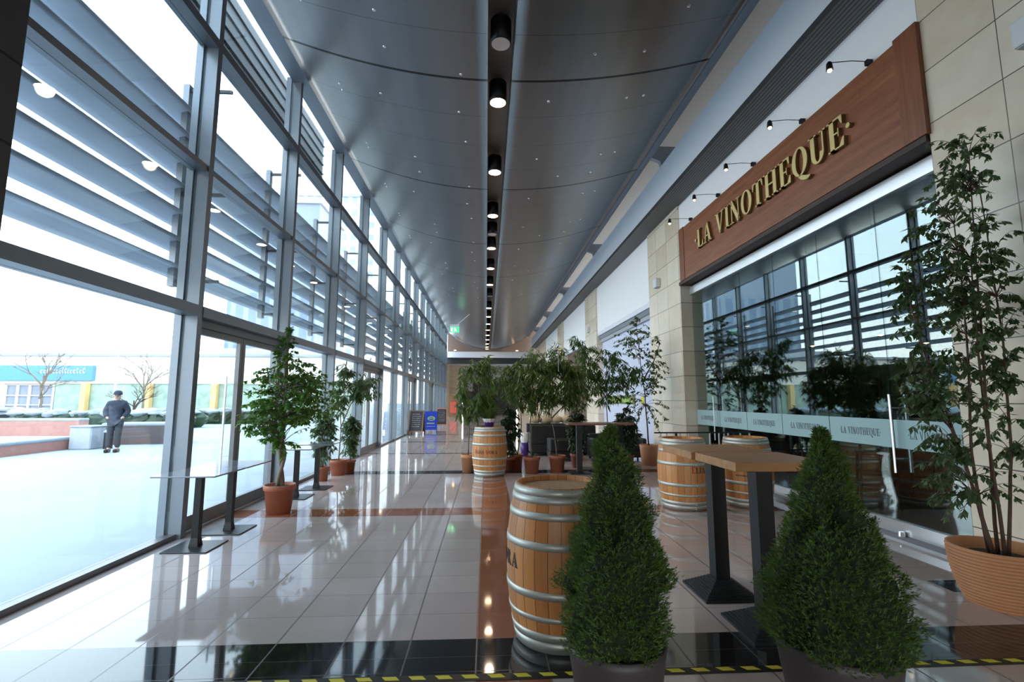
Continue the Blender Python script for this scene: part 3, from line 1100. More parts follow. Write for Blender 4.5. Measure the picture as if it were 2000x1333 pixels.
def plant_tree(root, seed, trunks, r0, crown, ntw, nlf, L, wd, leafmat, barkmat, droop=.5, clip=None, twist=False, spread=1.0):
    """trunks: list of polylines; crown: ellipsoids (cx,cy,cz,rx,ry,rz,weight) in root space"""
    rng = random.Random(seed)
    wood = MB()
    pts = []
    for tr in trunks:
        tr = [Vector(p) for p in tr]
        fine = []
        for a, b_ in zip(tr, tr[1:]):
            for i in range(4):
                fine.append(a.lerp(b_, i / 4))
        fine.append(tr[-1])
        n = len(fine)
        if twist:
            for ph in (0, pi):
                hp = [p + Vector((math.cos(ph + i * .75), math.sin(ph + i * .75), 0)) * r0 * (1.1 if i < n * .7 else .6) for i, p in enumerate(fine)]
                wood.tube(hp, [r0 * (1 - .6 * i / n) for i in range(n)], 7)
        else:
            wob = [p + Vector((rng.uniform(-1, 1), rng.uniform(-1, 1), 0)) * r0 * .35 for p in fine]
            wob[0] = fine[0]
            fine = wob
            wood.tube(fine, [r0 * (1 - .75 * i / n) for i in range(n)], 7)
        pts += [(p, i / n) for i, p in enumerate(fine)]
    pts_hi = [p for p in pts if p[1] > .3]
    lv = Leaves()
    tot = sum(c[6] for c in crown)
    loc = Vector(root.location)
    for k in range(ntw):
        q = rng.uniform(0, tot)
        for c in crown:
            q -= c[6]
            if q <= 0:
                break
        while True:
            u = Vector((rng.gauss(0, 1), rng.gauss(0, 1), rng.gauss(0, 1))).normalized()
            r = rng.uniform(.25, 1) ** .5
            tg = Vector((c[0] + c[3] * u.x * r, c[1] + c[4] * u.y * r, c[2] + c[5] * u.z * r))
            break
        if clip:
            wx = tg.x + loc.x
            if clip[0] is not None and wx < clip[0] + .05:
                tg.x = clip[0] + .05 - loc.x + rng.uniform(0, .1)
            if clip[1] is not None and wx > clip[1] - .05:
                tg.x = clip[1] - .05 - loc.x - rng.uniform(0, .1)
        # nearest trunk point below the target
        best = min(pts_hi, key=lambda p: (p[0] - tg).length + (1.2 * max(0, p[0].z - tg.z + .15)) + rng.uniform(0, .15))[0]
        ln = (tg - best).length
        mid = best.lerp(tg, .55) + Vector((0, 0, .22 * ln))
        tip = tg + Vector((0, 0, -droop * .12))
        curve = []
        for i in range(6):
            t_ = i / 5
            curve.append(best * (1 - t_) ** 2 + mid * 2 * t_ * (1 - t_) + tip * t_ * t_)
        wood.tube(curve, [max(.0015, r0 * .22 * (1 - i / 6)) for i in range(6)], 4)
        nl = nlf
        for j in range(nl):
            t_ = rng.uniform(.4, 1) if ln > .25 else rng.uniform(.1, 1)
            if j < 3:
                t_ = 1
            s_ = t_ * 5
            i = min(4, int(s_))
            p = curve[i].lerp(curve[i + 1], s_ - i)
            d = Vector((rng.gauss(0, 1), rng.gauss(0, 1), rng.gauss(0, .6)))
            d.normalize()
            dirv = (curve[i + 1] - curve[i]).normalized()
            d = (d * spread + dirv * .5 + Vector((0, 0, -droop * 1.3))).normalized()
            side = d.cross(Vector((rng.uniform(-.6, .6), rng.uniform(-.6, .6), 1))).normalized()
            if clip:
                ex = p.x + d.x * L + loc.x
                if (clip[0] is not None and ex < clip[0]) or (clip[1] is not None and ex > clip[1]):
                    d.x = -d.x
                    side = d.cross(Vector((0.1, 0, 1))).normalized()
            ls = L * rng.uniform(.65, 1.15)
            lv.leaf(p, d, side, ls, wd * ls / L)
    wood.build('trunk', barkmat, root, smooth='auto')
    mb = MB()
    mb.v, mb.f = lv.v, lv.f
    mb.build('foliage', leafmat, root)

def round_pot(root, r, h, matn='terracotta', rim=True, taper=.78):
    pr = [(0, 0), (r * taper, 0), (r * (taper + (1 - taper) * .82), h * .82)]
    if rim:
        pr += [(r * 1.02, h * .82), (r * 1.05, h * .84), (r * 1.07, h * .98), (r * 1.05, h), (r * .95, h), (r * .93, h * .85)]
    else:
        pr += [(r, h), (r * .93, h), (r * .91, h * .86)]
    MB().lathe(pr, 36).build('pot', M[matn], root, smooth='auto')
    MB().lathe([(0, h * .86), (r * .925, h * .86), (r * .925, h * .9), (r * .4, h * .94), (0, h * .95)], 24).build('soil', M['soil'], root)

# braided fig by the door
t = thing('potted_fig', 'leafy fig tree with braided trunk in terracotta pot by the glass door', 'potted plant', (-2.74, 6.75, 0))
round_pot(t, .19, .37)
plant_tree(t, 11, [[(0, 0, .33), (.01, 0, .7), (-.02, 0, 1.1), (0, 0, 1.6), (.0, 0, 2.2)]], .027,
           [(.05, 0, 1.68, .58, .45, .45, 5), (-.25, -.05, 1.28, .44, .36, .32, 2.4), (.3, .1, 1.55, .46, .42, .42, 3), (-.02, 0, 2.25, .16, .2, .33, .7), (.05, 0, .95, .16, .16, .25, .5)],
           290, 16, .075, .021, M['leaf_bright'], M['bark'], .55, clip=(-3.22, None), twist=True)

def bush(loc, label, seed, r, z0, z1, pot_r, pot_h, leafm='leaf_dark', n=110, clip=None, potm='terracotta'):
    t = thing('potted_bush', label, 'potted plant', loc)
    round_pot(t, pot_r, pot_h, potm)
    zm = (z0 + z1) / 2
    plant_tree(t, seed, [[(0, 0, pot_h * .85), (.02, 0, (pot_h + z1) / 2), (0, .01, z1 - .15)], [(.02, 0, pot_h * .85), (-.04, .03, (pot_h + z1) / 2), (-.03, 0, z1 - .25)]], .010,
               [(0, 0, zm, r, r, (z1 - z0) / 2, 3), (0, 0, z0 + (z1 - z0) * .7, r * .8, r * .8, (z1 - z0) * .25, 1)], n, 11, .11, .019, M[leafm], M['bark'], .7, clip=clip)
    return t
bush((-3.02, 9.28, 0), 'dark leafy bush in terracotta pot, left of the three small pots', 21, .24, .35, 1.4, .125, .26, 'leaf_grey', clip=(-3.24, None))
t = thing('potted_fig', 'long leaved fig tree with slim trunk, middle of the three small pots', 'potted plant', (-2.93, 9.95, 0))
round_pot(t, .165, .30)
plant_tree(t, 23, [[(0, 0, .26), (.03, 0, .9), (.0, 0, 1.3), (.12, 0, 1.9)], [(.01, 0, .9), (.2, 0, 1.4), (.45, 0, 1.75)]], .014,
           [(.15, 0, 1.85, .45, .4, .35, 3), (.5, 0, 1.85, .35, .35, .28, 2), (-.1, 0, 1.4, .25, .3, .25, .8), (0, 0, 2.2, .15, .15, .15, .4)], 110, 12, .17, .017, M['leaf_grey'], M['bark'], .75, clip=(-3.24, None))
bush((-2.80, 10.3, 0), 'dark leafy bush in terracotta pot, right of the three small pots', 25, .22, .35, 1.3, .115, .25, 'leaf_grey', clip=(-3.24, None))

# right cluster
def fig(loc, label, seed, trunks, crown, pot_r, pot_h, n, nl=12, L=.18, w=.015, leafm='leaf_long', potm='terracotta', bark='bark', r0=.016, clip=None, rim=True, droop=.85):
    t = thing('potted_fig', label, 'potted plant', loc)
    if rim and potm != 'x':
        crown = [(a * 1.1, b_, c + .13, d * 1.1, e_, f * 1.08, w_) for a, b_, c, d, e_, f, w_ in crown]
    round_pot(t, pot_r, pot_h, potm, rim)
    plant_tree(t, seed, trunks, r0, crown, n, nl, L, w, M[leafm], M[bark], droop, clip=clip)
    return t
fig((-.37, 10.2, 0), 'fig tree in pale pot left behind the barrel with the plant', 31, [[(0, 0, .33), (.02, 0, .9), (-.02, 0, 1.15)], [(0, 0, 1.0), (-.15, 0, 1.3), (-.2, 0, 1.9)], [(0, 0, 1.0), (.2, 0, 1.35), (.2, 0, 2.0)]],
    [(.16, 0, 1.75, .46, .45, .55, 4), (.05, 0, 1.3, .38, .4, .3, 1.5), (.28, 0, 2.15, .3, .3, .28, 1)], .145, .36, 190, potm='terracotta_pale')
bush((.50, 10.45, 0), 'dark leafy bush in small pot right behind the barrel with the plant', 33, .25, .3, 1.45, .12, .26, 'leaf_dark', 130)
fig((.93, 9.98, 0), 'fig tree with tall bare trunk in terracotta pot right of the far barrel', 35, [[(0, 0, .3), (-.03, 0, .9), (0, 0, 1.4), (.0, 0, 1.9)], [(0, 0, 1.3), (-.3, 0, 1.7), (-.4, 0, 2.0)]],
    [(0, 0, 1.85, .48, .45, .5, 4), (-.4, 0, 1.85, .35, .4, .45, 2), (.1, 0, 2.35, .25, .25, .2, .7), (.15, 0, 1.4, .3, .3, .25, 1)], .165, .33, 200)
fig((.66, 10.5, 0), 'thin stemmed fig tree in dark terracotta pot behind the others', 36, [[(0, 0, .28), (.1, 0, .9), (.08, 0, 1.5)]],
    [(.1, 0, 1.6, .35, .35, .35, 1)], .13, .32, 60)
fig((1.47, 10.12, 0), 'fig tree with slanting forked trunk in terracotta pot, in front of the sofa', 37, [[(0, 0, .3), (-.05, 0, .75), (-.12, 0, 1.15), (-.05, 0, 1.5)], [(-.1, 0, 1.1), (.2, 0, 1.4), (.3, 0, 1.9)], [(-.05, 0, 1.4), (-.1, 0, 2.0)]],
    [(0, 0, 1.85, .5, .45, .55, 4), (.35, 0, 1.75, .38, .4, .5, 2.4), (.05, 0, 2.4, .25, .3, .3, .9)], .17, .34, 260)
bush((2.0, 10.75, 0), 'dark leafy bush in terracotta pot behind the thin brown bar table', 39, .24, .25, 1.45, .14, .3, 'leaf_dark', 130)
fig((2.75, 10.95, 0), 'fig tree with dark drooping leaves before the pale hoarding', 41, [[(0, 0, .3), (.0, 0, .9), (-.02, 0, 1.5), (.02, 0, 2.3)], [(0, 0, 1.5), (-.35, 0, 2.1), (-.6, 0, 2.75)], [(0, 0, 1.5), (.4, 0, 1.9), (.65, 0, 2.0)]],
    [(-.05, 0, 2.2, .5, .4, .5, 3.4), (-.45, 0, 2.2, .35, .35, .6, 1.6), (.45, 0, 1.95, .4, .35, .35, 1.8), (0, 0, 1.6, .4, .35, .3, 1.2), (-.65, 0, 2.8, .12, .12, .15, .25)], .15, .3, 215, leafm='leaf')
bush((3.02, 10.42, 0), 'very dark leafy bush in terracotta pot beside the tall thin tree', 43, .30, .3, 1.42, .15, .3, 'leaf_dark', 150)
tE = fig((3.72, 11.05, 0), 'tall thin tree with sparse leaves in ochre pot against the stone pier', 45, [[(0, 0, .42), (-.02, 0, 1.0), (-.06, 0, 1.7), (-.14, 0, 2.4), (-.2, 0, 3.2)], [(-.1, 0, 1.9), (.2, 0, 2.4), (.35, 0, 2.8)]],
    [(-.2, 0, 2.9, .55, .45, .45, 3), (.25, 0, 2.3, .32, .4, .5, 2), (.25, 0, 1.4, .30, .35, .8, 2), (-.3, 0, 1.3, .35, .35, .5, 1), (-.25, 0, 3.4, .15, .15, .15, .3)], .21, .46, 150, 12, .085, .019, 'leaf_grey', 'terracotta_pale', 'bark_dark', .018, clip=(None, 4.26), rim=False, droop=.6)
MB().tube([(-.55, -.06, 2.35), (-.1, -.06, 2.0)], .007, 5).build('bamboo_stick', M['beige'], tE)
MB().tube([(-.36, -.05, 3.0), (-.17, -.06, 2.3)], .007, 5).build('bamboo_stick', M['beige'], tE)

# plant on the barrel
t = thing('houseplant', 'spiky green houseplant in purple foil wrap on the barrel top', 'houseplant', (.06, 9.82, .918))
MB().lathe([(0, 0), (.075, 0), (.11, .14), (.105, .14), (.07, .04)], 20).build('purple_wrap', M['purple'], t)
MB().lathe([(.07, .06), (.13, .15), (.15, .19), (.12, .17), (.08, .14), (0, .13)], 9).build('white_paper', M['paper'], t)
lv = Leaves()
rng = random.Random(8)
for i in range(240):
    a = rng.uniform(0, 2 * pi)
    d = Vector((math.cos(a) * rng.uniform(.1, .7), math.sin(a) * rng.uniform(.1, .7), rng.uniform(.5, 1))).normalized()
    p = Vector((rng.uniform(-.05, .05), rng.uniform(-.05, .05), .13))
    L = rng.uniform(.2, .42)
    side = d.cross(Vector((0, 0, 1))).normalized()
    q = p + d * L * .6
    lv.leaf(p, d, side, L * .7, .010)
    lv.leaf(q, (d + Vector((0, 0, -.8))).normalized(), side, L * .55, .010)
mb = MB()
mb.v, mb.f = lv.v, lv.f
mb.build('foliage', M['leaf_long'], t)

# tall fig in the ribbed pot at the right
t = thing('potted_fig', 'tall many stemmed fig in ribbed orange clay pot against the near stone wall', 'potted plant', (3.80, 3.54, 0))
def ribbed_pot(root, r0, r1, h, n=17):
    pr = [(0, 0), (r0, 0)]
    for i in range(n * 4 + 1):
        s_ = i / (n * 4)
        r = r0 + (r1 - r0) * math.sin(s_ * pi / 2) ** .7
        pr.append((r + .004 * math.sin(i * pi / 2), s_ * h))
    pr += [(r1 - .025, h), (r1 - .035, h - .07)]
    MB().lathe(pr, 56).build('pot', mat('orange_ribbed_clay', (.50, .23, .105), .65, var=.1), root, smooth='auto')
    MB().lathe([(0, h - .09), (r1 - .04, h - .09), (r1 - .04, h - .075), (0, h - .05)], 24).build('soil', M['soil'], root)
ribbed_pot(t, .20, .295, .41)
cr_ = [(-.02, 0, 2.9, .42, .34, .7, 3), (-.2, 0, 2.2, .42, .35, .6, 2.6), (.25, .05, 2.3, .28, .3, .8, 2.2), (-.28, 0, 1.45, .34, .32, .5, 1.7), (.2, 0, 1.4, .3, .3, .6, 1.5), (.1, 0, 3.6, .25, .25, .3, .8), (-.3, 0, 1.0, .24, .25, .3, .9), (-.42, -.02, 2.55, .2, .3, .35, .9), (-.44, 0, 1.75, .16, .28, .3, .8)]
plant_tree(t, 51, [[(.0, 0, .36), (.03, 0, 1.2), (.08, 0, 2.2), (.15, 0, 3.5)], [(-.04, .03, .36), (-.1, .02, 1.1), (-.05, 0, 2.0), (-.05, 0, 2.9)], [(.05, -.03, .36), (.2, 0, 1.1), (.25, 0, 2.0), (.2, 0, 3.2)],
                   [(-.05, -.02, .36), (-.18, 0, 1.0), (-.42, 0, 1.9), (-.5, 0, 2.3)], [(0, -.05, .36), (-.03, -.05, 1.6), (.0, -.05, 2.6)], [(-.04, .0, .36), (-.16, 0, .9), (-.3, 0, 1.4)]], .013,
           cr_, 470, 13, .066, .0155, M['leaf_grey'], M['bark_dark'], .75, clip=(None, 4.25))

# dwarf conifers
def conifer(loc, label, seed, prof, pot_r, pot_h, n=7600):
    t = thing('potted_conifer', label, 'potted conifer', loc)
    pr = [(0, 0), (pot_r * .72, 0), (pot_r * .97, pot_h * .9), (pot_r * 1.0, pot_h), (pot_r * .93, pot_h), (pot_r * .9, pot_h * .9)]
    MB().lathe(pr, 44).build('pot', M['pot_grey'], t, smooth='auto')
    MB().lathe([(0, pot_h * .9), (pot_r * .9, pot_h * .9), (pot_r * .9, pot_h * .93), (0, pot_h * .95)], 24).build('soil', M['soil'], t)
    MB().tube([(0, 0, pot_h * .9), (.01, 0, prof[-1][0] * .6), (0, 0, prof[-1][0] - .08)], [.022, .014, .004], 8).build('trunk', M['bark_dark'], t)
    rng = random.Random(seed)
    zs = [p[0] for p in prof]
    rs = [p[1] for p in prof]
    lump = [(rng.uniform(0, 2 * pi), rng.uniform(zs[0], zs[-1]), rng.uniform(.05, .11), rng.uniform(-.075, .065)) for _ in range(120)]
    lv = Leaves()
    def radius(z, a):
        r = np.interp(z, zs, rs)
        for la, lz, lw, lh in lump:
            da = abs((a - la + pi) % (2 * pi) - pi) * max(r, .05)
            d2 = (da * da + (z - lz) ** 2) / (lw * lw)
            if d2 < 4:
                r += lh * math.exp(-d2 * 2) * min(1, r / .12)
        return max(.01, r)
    wts = [max(.02, (rs[i] + rs[i + 1]) * (zs[i + 1] - zs[i])) for i in range(len(zs) - 1)]
    for k in range(n):
        i = rng.choices(range(len(wts)), wts)[0]
        z = rng.uniform(zs[i], zs[i + 1])
        a = rng.uniform(0, 2 * pi)
        R = radius(z, a)
        r = R * (1 - abs(rng.gauss(0, .10))) - .01
        p = Vector((r * math.cos(a), r * math.sin(a), z))
        out = Vector((math.cos(a), math.sin(a), .75)) + Vector((rng.gauss(0, .35), rng.gauss(0, .35), rng.gauss(0, .3)))
        out.normalize()
        tl = rng.uniform(.02, .036)
        s1 = out.orthogonal().normalized()
        s2 = out.cross(s1)
        for j in range(5):
            b_ = rng.uniform(0, 2 * pi)
            sd = s1 * math.cos(b_) + s2 * math.sin(b_)
            d = (out + sd * .75).normalized()
            q = p + out * (tl * j / 5)
            lv.leaf(q, d, d.cross(sd).normalized(), rng.uniform(.016, .024), .0022, 0)
    mb = MB()
    mb.v, mb.f = lv.v, lv.f
    mb.build('foliage', M['needle'], t)
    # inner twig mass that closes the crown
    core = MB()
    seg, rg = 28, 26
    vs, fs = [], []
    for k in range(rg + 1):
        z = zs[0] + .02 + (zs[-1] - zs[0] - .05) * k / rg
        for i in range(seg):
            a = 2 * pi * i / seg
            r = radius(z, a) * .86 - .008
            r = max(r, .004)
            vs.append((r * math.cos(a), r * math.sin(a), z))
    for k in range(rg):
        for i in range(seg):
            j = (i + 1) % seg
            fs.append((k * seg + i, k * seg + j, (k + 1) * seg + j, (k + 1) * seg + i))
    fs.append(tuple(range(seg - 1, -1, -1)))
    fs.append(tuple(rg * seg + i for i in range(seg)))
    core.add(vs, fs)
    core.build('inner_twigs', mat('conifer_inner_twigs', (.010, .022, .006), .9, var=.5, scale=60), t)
    return t
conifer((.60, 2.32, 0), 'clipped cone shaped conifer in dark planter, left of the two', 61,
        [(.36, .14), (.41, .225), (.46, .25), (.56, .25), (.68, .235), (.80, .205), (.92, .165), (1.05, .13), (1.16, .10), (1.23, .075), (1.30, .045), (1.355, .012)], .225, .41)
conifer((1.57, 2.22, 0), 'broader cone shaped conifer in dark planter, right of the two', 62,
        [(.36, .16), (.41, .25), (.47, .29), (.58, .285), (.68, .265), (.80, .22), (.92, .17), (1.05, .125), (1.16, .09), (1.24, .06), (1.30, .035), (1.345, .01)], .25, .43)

# ---------------------------------------------------------------- seats, railing
def boxy_seat(name, loc, w, d, h, seat_h, label, cat, n=1, rz=0):
    t = thing(name, label, cat, loc, rz)
    MB().cbox(-w / 2, w / 2, -d / 2, d / 2, .08, seat_h - .12, .02).build('base', M['black_soft'], t)
    for i in range(n):
        a = -w / 2 + .12 + (w - .24) * i / n
        b_ = -w / 2 + .12 + (w - .24) * (i + 1) / n
        MB().cbox(a + .005, b_ - .005, -d / 2, d / 2 - .16, seat_h - .119, seat_h, .03).build('seat_cushion', M['black_soft'], t)
    MB().cbox(-w / 2, w / 2, d / 2 - .16, d / 2, seat_h - .119, h, .03).build('backrest', M['black_soft'], t)
    for s_ in (-1, 1):
        a, b_ = sorted((s_ * (w / 2), s_ * (w / 2 - .12)))
        MB().cbox(a, b_, -d / 2, d / 2 - .165, seat_h - .119, seat_h + .17, .03).build('armrest', M['black_soft'], t)
    for x in (-w / 2 + .06, w / 2 - .06):
        for y in (-d / 2 + .06, d / 2 - .06):
            MB().box(x - .02, x + .02, y - .02, y + .02, 0, .079).build('foot', M['black'], t)
    return t
boxy_seat('sofa', (2.05, 13.3, 0), 1.75, .8, .80, .42, 'long black sofa seen between the fig trunks', 'sofa', 3, pi)
boxy_seat('armchair', (1.85, 12.1, 0), .62, .62, .52, .34, 'black armchair with light side in front of the long sofa', 'armchair', 1, pi / 2)
boxy_seat('sofa', (3.25, 12.1, 0), 1.35, .65, .62, .36, 'black two seat sofa below the pale hoarding', 'sofa', 2, 0)
mb = MB()
rng = random.Random(2)
for i in range(5):
    mb.blob((-.6 + i * .3, 0, .1), (.2, .16, .1 + .03 * (i % 2)), rng, rough=.06)
solo('blanket', mb, M['beige'], 'crumpled beige blankets lying along the long sofa', 'blanket', (2.0, 13.78, .815), smooth=True)
solo('blanket_shelf', MB().box(-.85, .85, -.15, .15, 0, .80), M['shop_dark'], 'low dark shelf behind the long sofa under the blankets', 'shelf', (2.0, 13.86, 0))
t = thing('vase', 'purple and white vase on the floor behind the fig pots', 'vase', (1.02, 13.0, 0))
MB().lathe([(0, 0), (.09, 0), (.11, .2), (.08, .40), (.07, .40)], 20).build('body', M['purple'], t, smooth='auto')
MB().lathe([(.075, .3), (.12, .45), (.10, .6), (.04, .5)], 11).build('paper_collar', M['paper'], t)

t = thing('railing', 'low dark metal railing with light upright bars behind the barrels', 'railing', (2.66, 7.62, 0))
MB().box(0, 1.58, -.012, .012, .955, .975).build('top_rail', M['black'], t)
MB().box(0.08, 1.58, -.012, .012, .68, .699).build('bottom_rail', M['black'], t)
for x in (.10, .20, .42, .56, .90, 1.05, 1.20, 1.40, 1.55):
    MB().box(x - .009, x + .009, -.009, .009, .70, .954).build('bar', M['white_metal'], t)
for x in (.34, 1.28):
    MB().box(x, x + .025, -.02, .02, 0, .954).build('post', M['black'], t)

# ---------------------------------------------------------------- signs in the hall
def aframe(name, loc, w, h, frame, face, label, cat, rz=0, marks=None):
    t = thing(name, label, cat, loc, rz)
    for s_ in (-1, 1):
        ln = .22 * s_
        f = lambda u, v, d: (u, ln * (1 - v / h) + d * s_, v)
        MB().prism(rect(-w / 2 + .04, w / 2 - .04, .16, h - .04), f, -.008, .008).build('panel', face, t)
        mb = MB()
        for r in (rect(-w / 2, -w / 2 + .045, 0, h), rect(w / 2 - .045, w / 2, 0, h), rect(-w / 2 + .045, w / 2 - .045, h - .045, h), rect(-w / 2 + .045, w / 2 - .045, .12, .165)):
            mb.prism(r, f, -.015, .018)
        mb.build('frame', frame, t)
        if s_ == -1 and marks:
            marks(t, lambda u, v, d: (u, ln * (1 - v / h) + (d + .009) * s_, v))
    return t
def chalk_marks(t, f):
    rng = random.Random(6)
    mb = MB()
    for k in range(7):
        z = .84 - .085 * k
        x = -.18
        while x < .15:
            w = rng.uniform(.02, .06)
            mb.prism(rect(x, x + w, z, z + rng.uniform(.012, .03)), f, 0, .002)
            x += w + .02
    mb.build('chalk_writing', M['chalk_mark'], t)
aframe('chalkboard_sign', (-2.93, 20.8, 0), .62, 1.02, M['frame_wood'], M['chalk'], 'black chalkboard A-frame sign with brown wood frame by the glass wall', 'chalkboard', -.15, chalk_marks)
def blue_marks(t, f):
    mb = MB()
    for p in ringp(.02, .62, .17, .10, .13, .065, 0, 2 * pi, 16):
        mb.prism(p, f, 0, .002)
    for i in range(5):
        mb.prism(rect(-.12 + i * .055, -.085 + i * .055, .60, .66), f, 0, .002)
    for i in range(7):
        mb.prism(rect(-.18 + i * .05, -.14 + i * .05, .38, .43), f, 0, .002)
    mb.build('printed_logo', M['green_paint'], t)
    mb = MB()
    mb.prism(rect(-.2, .2, .27, .28), f, 0, .002)
    mb.build('white_line', M['paper'], t)
aframe('pavement_sign', (-2.50, 22.2, 0), .56, .94, M['blue_board'], M['blue_board'], 'blue pavement sign with yellow-green print beside the chalkboard', 'pavement sign', .1, blue_marks)
aframe('chalkboard_sign', (-2.36, 26.0, 0), .56, 1.0, M['orange_frame'], M['chalk'], 'small chalkboard with orange frame behind the blue sign', 'chalkboard', .1, chalk_marks)
t = thing('poster_stand', 'dark stand holding a red poster at the far end of the hall', 'poster stand', (-2.7, 40.0, 0))
MB().box(-.42, .42, 0, .08, .15, 1.75).build('stand', M['frame_wood'], t)
MB().box(-.25, .25, -.03, -.001, .35, 1.25).build('poster', M['red_poster'], t)
MB().box(-.35, .35, -.1, .2, 0, .15).build('base', M['frame_wood'], t)

# exit sign
t = thing('exit_sign', 'green exit sign hanging from the ceiling by a thin rod', 'exit sign', (-1.80, 26.8, 5.20))
MB().box(-.25, .25, -.05, .05, .30, .44).build('housing', M['white_metal'], t)
MB().box(-.25, .25, -.02, .02, 0, .30).build('green_plate', M['green_sign'], t)
mb = MB()
f = lambda u, v, d: (u, -.021 - d, v)
mb.prism(rect(-.20, -.10, .05, .25), f, 0, .004)
mb.prism([(.02 + .03 * math.cos(2 * pi * i / 10), .235 + .03 * math.sin(2 * pi * i / 10)) for i in range(10)], f, 0, .004)
for q in stroke([(.02, .21, .05), (.04, .13, .05), (-.01, .08, .03), (-.03, .03, .03)]) + stroke([(.04, .13, .04), (.09, .09, .03), (.10, .04, .03)]) + stroke([(.02, .20, .025), (-.04, .16, .025)]) + stroke([(.03, .2, .025), (.09, .17, .025)]):
    mb.prism(q, f, 0, .004)
mb.build('running_figure', M['white_sign'], t)
MB().tube([(.15, 0, .44), (1.1, -1.0, 1.06)], .012, 5).build('rod', M['white_metal'], t)

# floor tape at the front edge
tape = thing('hazard_tape', 'black and yellow striped tape on the floor along the front edge', 'tape', (0, 2.80, 0))
MB().box(-3.0, 4.25, -.02, .045, .001, .003).build('black_strip', M['black'], tape)
st = None
for i in range(44):
    x = -1.95 + i * .142
    if x > 4.1:
        break
    if st is None:
        m_ = MB()
        m_.prism([(0, 0), (.075, 0), (.05, .034), (-.025, .034)], lambda u, v, d: (u, v, d), .0035, .0045)
        st = m_.build('yellow_stripe', M['yellow'], tape)
        st.location = (x, 0, 0)
    else:
        c = st.copy()
        COL.objects.link(c)
        c.location = (x, 0, 0)

# ---------------------------------------------------------------- inside the wine shop
sb = barrel((5.75, 7.15, 0.02), 'barrel used as a table inside the shop behind the glass', .4, None)
def stool(loc, rz, label):
    t = thing('bar_stool', label, 'bar stool', loc, rz, 'dark wooden bar stools inside the shop')
    MB().cbox(-.18, .18, -.18, .18, .72, .76, .01).build('seat', M['stool_wood'], t)
    for x in (-1, 1):
        for y in (-1, 1):
            MB().tube([(x * .19, y * .19, 0), (x * .15, y * .15, .719)], .017, 6).build('leg', M['stool_wood'], t)
    mb = MB()
    for z, r in ((.25, .18), (.45, .17)):
        for s_ in (-1, 1):
            mb.box(-r, r, s_ * r - .01, s_ * r + .01, z, z + .03)
            mb.box(s_ * r - .01, s_ * r + .01, -r, r, z + .05, z + .08)
    mb.build('stretchers', M['stool_wood'], t)
    mb = MB()
    for x in (-.15, .15):
        mb.box(x - .015, x + .015, .15, .18, .761, 1.12)
    for z in (.86, .96, 1.06):
        mb.box(-.135, .135, .155, .175, z, z + .04)
    mb.build('backrest', M['stool_wood'], t)
    return t
stool((5.15, 7.35, .02), .3, 'dark wooden bar stool left of the barrel inside the shop')
stool((5.35, 6.55, .02), 2.6, 'dark wooden bar stool right before the barrel inside the shop')
stool((6.55, 6.9, .02), 1.6, 'dark wooden bar stool behind the barrel inside the shop')
stool((5.3, 8.7, .02), .9, 'dark wooden bar stool near the left glass door inside the shop')
t = thing('wine_shelf', 'dark wine shelf along the shop rear wall', 'shelf', (8.9, 4.6, .02))
MB().box(.30, .39, 0, 5.8, 0, 2.6).build('back_panel', M['stool_wood'], t)
for z in (.35, .75, 1.15, 1.55, 1.95, 2.35):
    MB().box(-.1, .299, 0, 5.8, z, z + .03).build('shelf_board', M['stool_wood'], t)
for y in (0, 1.43, 2.87, 4.3, 5.75):
    MB().box(-.11, -.101, y, y + .05, 0, 2.6).build('upright', M['stool_wood'], t)
b0 = None
rng = random.Random(9)
for z in (1.18, 1.58):
    for k in range(12):
        y = 4.8 + k * .47 + rng.uniform(-.04, .04)
        p = (8.95, y, z + .02 + .001)
        if b0 is None:
            b0 = thing('wine_bottle', 'dark wine bottle standing on the shop shelf', 'bottle', p, 0, 'wine bottles on the shop shelf')
            MB().lathe([(0, 0), (.038, 0), (.038, .19), (.015, .24), (.014, .30), (0, .30)], 10).build('body', M['bottle'], b0, smooth='auto')
            MB().lathe([(.039, .06), (.039, .15)], 10).build('paper_label', M['paper'], b0)
        else:
            copy_tree(b0, p)
for x, y, l_ in ((6.2, 5.6, 'right, near the glass'), (6.2, 7.2, 'above the barrel'), (6.2, 8.8, 'left, near the glass'), (7.9, 6.4, 'rear right'), (7.9, 8.2, 'rear left, above the counter')):
    t = thing('pendant_lamp', 'small warm pendant lamp inside the wine shop, ' + l_, 'pendant lamp', (x, y, 2.5), 0, 'pendant lamps inside the shop')
    MB().tube([(0, 0, .12), (0, 0, 2.49)], .005, 4).build('cord', M['black'], t)
    MB().lathe([(.09, 0), (.1, 0), (.03, .12), (0, .125)], 14).build('shade', M['black'], t)
    MB().lathe([(0, -.02), (.04, .0), (.03, .05), (0, .06)], 10).build('bulb', M['warm_glow'], t)
t = thing('shop_counter', 'wooden counter deep inside the wine shop', 'counter', (7.3, 8.4, .02), 0)
MB().box(0, .7, -1.2, 1.2, 0, 1.0).build('front', M['stool_wood'], t)
MB().box(-.05, .75, -1.25, 1.25, 1.001, 1.05).build('worktop', M['top_wood'], t)
solo('price_card', MB().box(-.1, .1, -.01, .01, 0, .26), M['paper'], 'white card standing on the shop barrel', 'card', (5.72, 7.1, .94))

